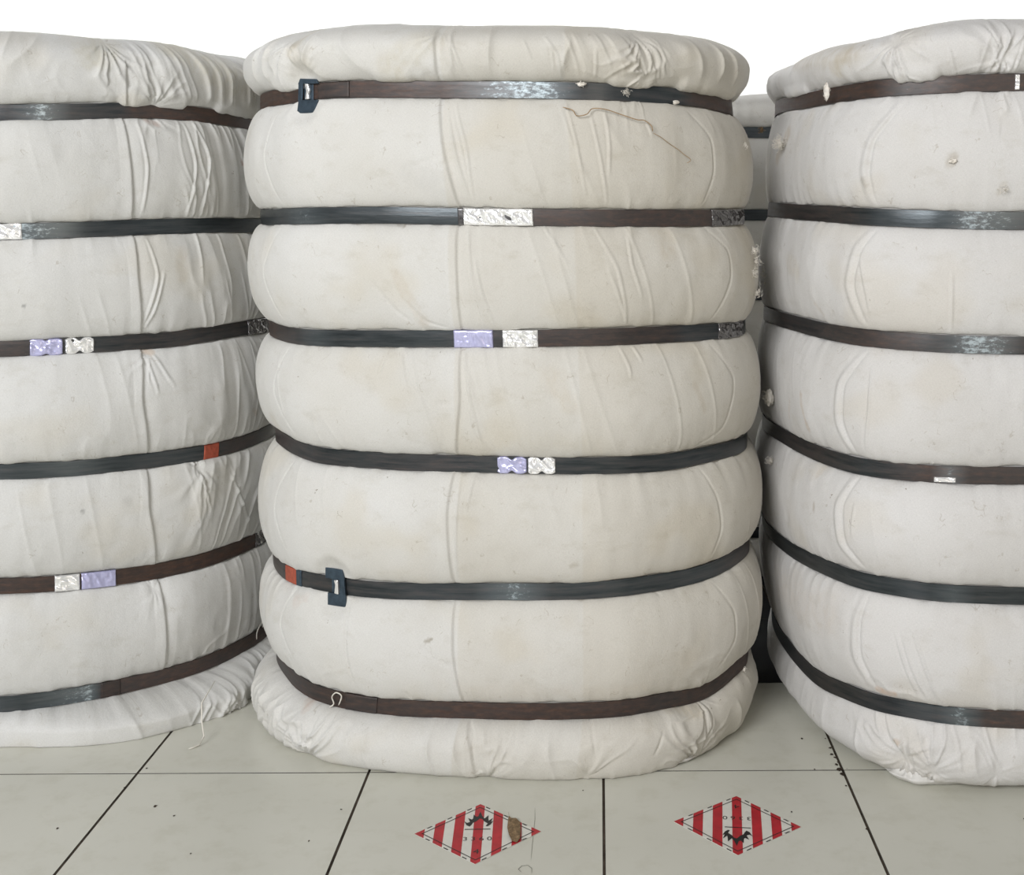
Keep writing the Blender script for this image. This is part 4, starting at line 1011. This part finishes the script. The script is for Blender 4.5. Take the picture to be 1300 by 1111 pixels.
def sticker(corners, flip, label):
    top, bottom, left, right = [np.array(floor_xy(*c)) for c in corners]
    c = (top + bottom + left + right) / 4
    eu = (right - left) / 2; ev = (top - bottom) / 2
    if flip: eu, ev = -eu, -ev
    vs, fs, mi = [], [], []
    def emit(poly, z, m):
        if len(poly) < 3: return
        b = len(vs)
        for (u, v) in poly:
            p = c + eu * u + ev * v; vs.append((p[0], p[1], z))
        fs.append(tuple(range(b, b + len(poly)))); mi.append(m)
    ground, zr, zk = 0.0007, 0.0009, 0.0011
    emit(DIA, ground, 0)
    # thickness skirt
    b = len(vs)
    for (u, v) in DIA:
        p = c + eu * u + ev * v
        vs.append((p[0], p[1], ground)); vs.append((p[0], p[1], 0.0001))
    for k in range(4):
        k2 = (k + 1) % 4; fs.append((b + 2 * k + 1, b + 2 * k2 + 1, b + 2 * k2, b + 2 * k)); mi.append(0)
    w = 2.0 / 13
    for k in range(0, 13, 2):
        x0 = -1 + k * w; emit(clip_dia([(x0, -1), (x0 + w, -1), (x0 + w, 1), (x0, 1)]), zr, 1)
    # inner line
    for k in range(4):
        a = np.array(DIA[k]) * 0.89; b2 = np.array(DIA[(k + 1) % 4]) * 0.89; a2 = np.array(DIA[k]) * 0.865; b3 = np.array(DIA[(k + 1) % 4]) * 0.865
        emit([tuple(a), tuple(b2), tuple(b3), tuple(a2)], zk, 2)
        # broken outer edge on the white bands
        A = np.array(DIA[k], float); B = np.array(DIA[(k + 1) % 4], float)
        for j in range(1, 13, 2):
            u0, u1 = -1 + j * w + 0.02, -1 + j * w + w * 0.6
            t0 = (u0 - A[0]) / (B[0] - A[0]); t1 = (u1 - A[0]) / (B[0] - A[0])
            t0, t1 = sorted((t0, t1))
            if t0 < 0 or t1 > 1: continue
            p = A + (B - A) * t0; q = A + (B - A) * t1
            emit([tuple(p * .998), tuple(q * .998), tuple(q * .965), tuple(p * .965)], zk, 2)
    flame = [(200,370),(250,400),(300,385),(262,318),(325,345),(345,330),(350,262),(400,300),(430,290),(460,212),(500,290),(540,330),(603,276),(605,335),(612,370),(682,322),(652,388),(692,372),(650,432),(600,462),(568,455),(600,415),(540,380),(500,340),(460,330),(400,380),(350,400),(330,432),(300,462),(250,440)]
    fl = [((x - 448) / 1045.0, (562 - y) / 484.0) for x, y in flame]
    # triangulate the flame through mathutils
    from mathutils.geometry import tessellate_polygon
    b = len(vs)
    for (u, v) in fl:
        p = c + eu * u + ev * v; vs.append((p[0], p[1], zk))
    for t in tessellate_polygon([[Vector((u, v, 0)) for u, v in fl]]): 
        fs.append(tuple(b + i for i in t)); mi.append(2)
    emit([(-.215, .125), (.195, .125), (.195, .10), (-.215, .10)], zk, 2)
    for ch, u, v, sz_ in (('3', -.19, -.21, .17), ('3', -.065, -.21, .17), ('6', .065, -.21, .17), ('0', .19, -.21, .17), ('4', .0, -.62, .20)):
        gv, gf = glyph(ch, sz_)
        b = len(vs)
        for (x, y) in gv:
            p = c + eu * (u + x) + ev * (v + y); vs.append((p[0], p[1], zk))
        for f in gf: fs.append(tuple(b + i for i in f)); mi.append(2)
    cc = (c[0], c[1], 0)
    me = bpy.data.meshes.new('hazard_sticker'); me.from_pydata([(v[0] - c[0], v[1] - c[1], v[2]) for v in vs], [], fs)
    for m in (M_SWHITE, M_SRED, M_SBLACK): me.materials.append(m)
    me.polygons.foreach_set('material_index', mi); me.update()
    # all faces up
    o = bpy.data.objects.new('hazard_sticker', me); COL.objects.link(o); o.location = cc
    tag(o, label, 'sticker', 'diamond hazard stickers on the floor')
    return o
sticker([(610, 1021), (603, 1097), (526, 1060), (687, 1057)], False, 'red and white striped hazard sticker, flame upright, partly under a brown leaf')
sticker([(935, 1011), (937, 1086), (855, 1044), (1017, 1051)], True, 'red and white striped hazard sticker, flame upside down, the right-hand one')

# dry leaf on the left sticker
def dry_leaf():
    out = [(646, 1037), (649, 1041), (655, 1042), (660, 1045), (661, 1056), (660, 1068), (656, 1071), (650, 1070), (646, 1063), (644, 1052), (645, 1043)]
    q = [floor_xy(*p) for p in out]; c = np.mean(q, 0)
    vs, fs = [], []
    n = len(q)
    for k, f in enumerate((1.0, 0.6, 0.25)):
        for i, p in enumerate(q):
            vs.append((c[0] + (p[0] - c[0]) * f, c[1] + (p[1] - c[1]) * f, 0.0016 + (1 - f) * 0.003 + 0.0015 * ((i * 7) % 3) * f))
    for k in range(2):
        for i in range(n):
            j = (i + 1) % n; fs.append((k * n + i, k * n + j, (k + 1) * n + j, (k + 1) * n + i))
    fs.append(tuple(2 * n + i for i in range(n)))
    vs = [Vector((v[0] - c[0], v[1] - c[1], v[2])) for v in vs]
    tube(vs, fs, [(q[0][0] - c[0], q[0][1] - c[1], .003), (q[0][0] - c[0] - .001, q[0][1] - c[1] + .008, .004)], .0007, 5)
    me = bpy.data.meshes.new('dry_leaf'); me.from_pydata([tuple(v) for v in vs], [], fs)
    o = bpy.data.objects.new('dry_leaf', me); COL.objects.link(o); me.materials.append(M_LEAF); o.location = (c[0], c[1], 0)
    so = o.modifiers.new('solid', 'SOLIDIFY'); so.thickness = 0.0004
    tag(o, 'small brown dry leaf lying on the right half of the hazard sticker', 'leaf')
dry_leaf()
def floor_thread(pxs, label, r=.0006, mat=None, name='thread'):
    q = [floor_xy(*p) for p in pxs]; c = q[0]
    vs, fs = [], []; tube(vs, fs, [(x - c[0], y - c[1], r * 1.2 + (0.0003 if i % 2 else 0)) for i, (x, y) in enumerate(q)], r, 5)
    me = bpy.data.meshes.new(name); me.from_pydata([tuple(v) for v in vs], [], fs); me.materials.append(mat or M_GREYHAIR)
    o = bpy.data.objects.new(name, me); COL.objects.link(o); o.location = (c[0], c[1], 0)
    tag(o, label, 'thread')
floor_thread([(679, 1026), (679, 1040), (677, 1060), (675, 1080), (674, 1092)], 'thin straight grey thread on the tile right of the hazard sticker with the leaf', .00025)
floor_thread([(675, 1109), (675, 1103), (670, 1099), (662, 1100), (658, 1104), (662, 1108)], 'thin curled grey thread on the tile at the bottom edge below the straight one', .0004)
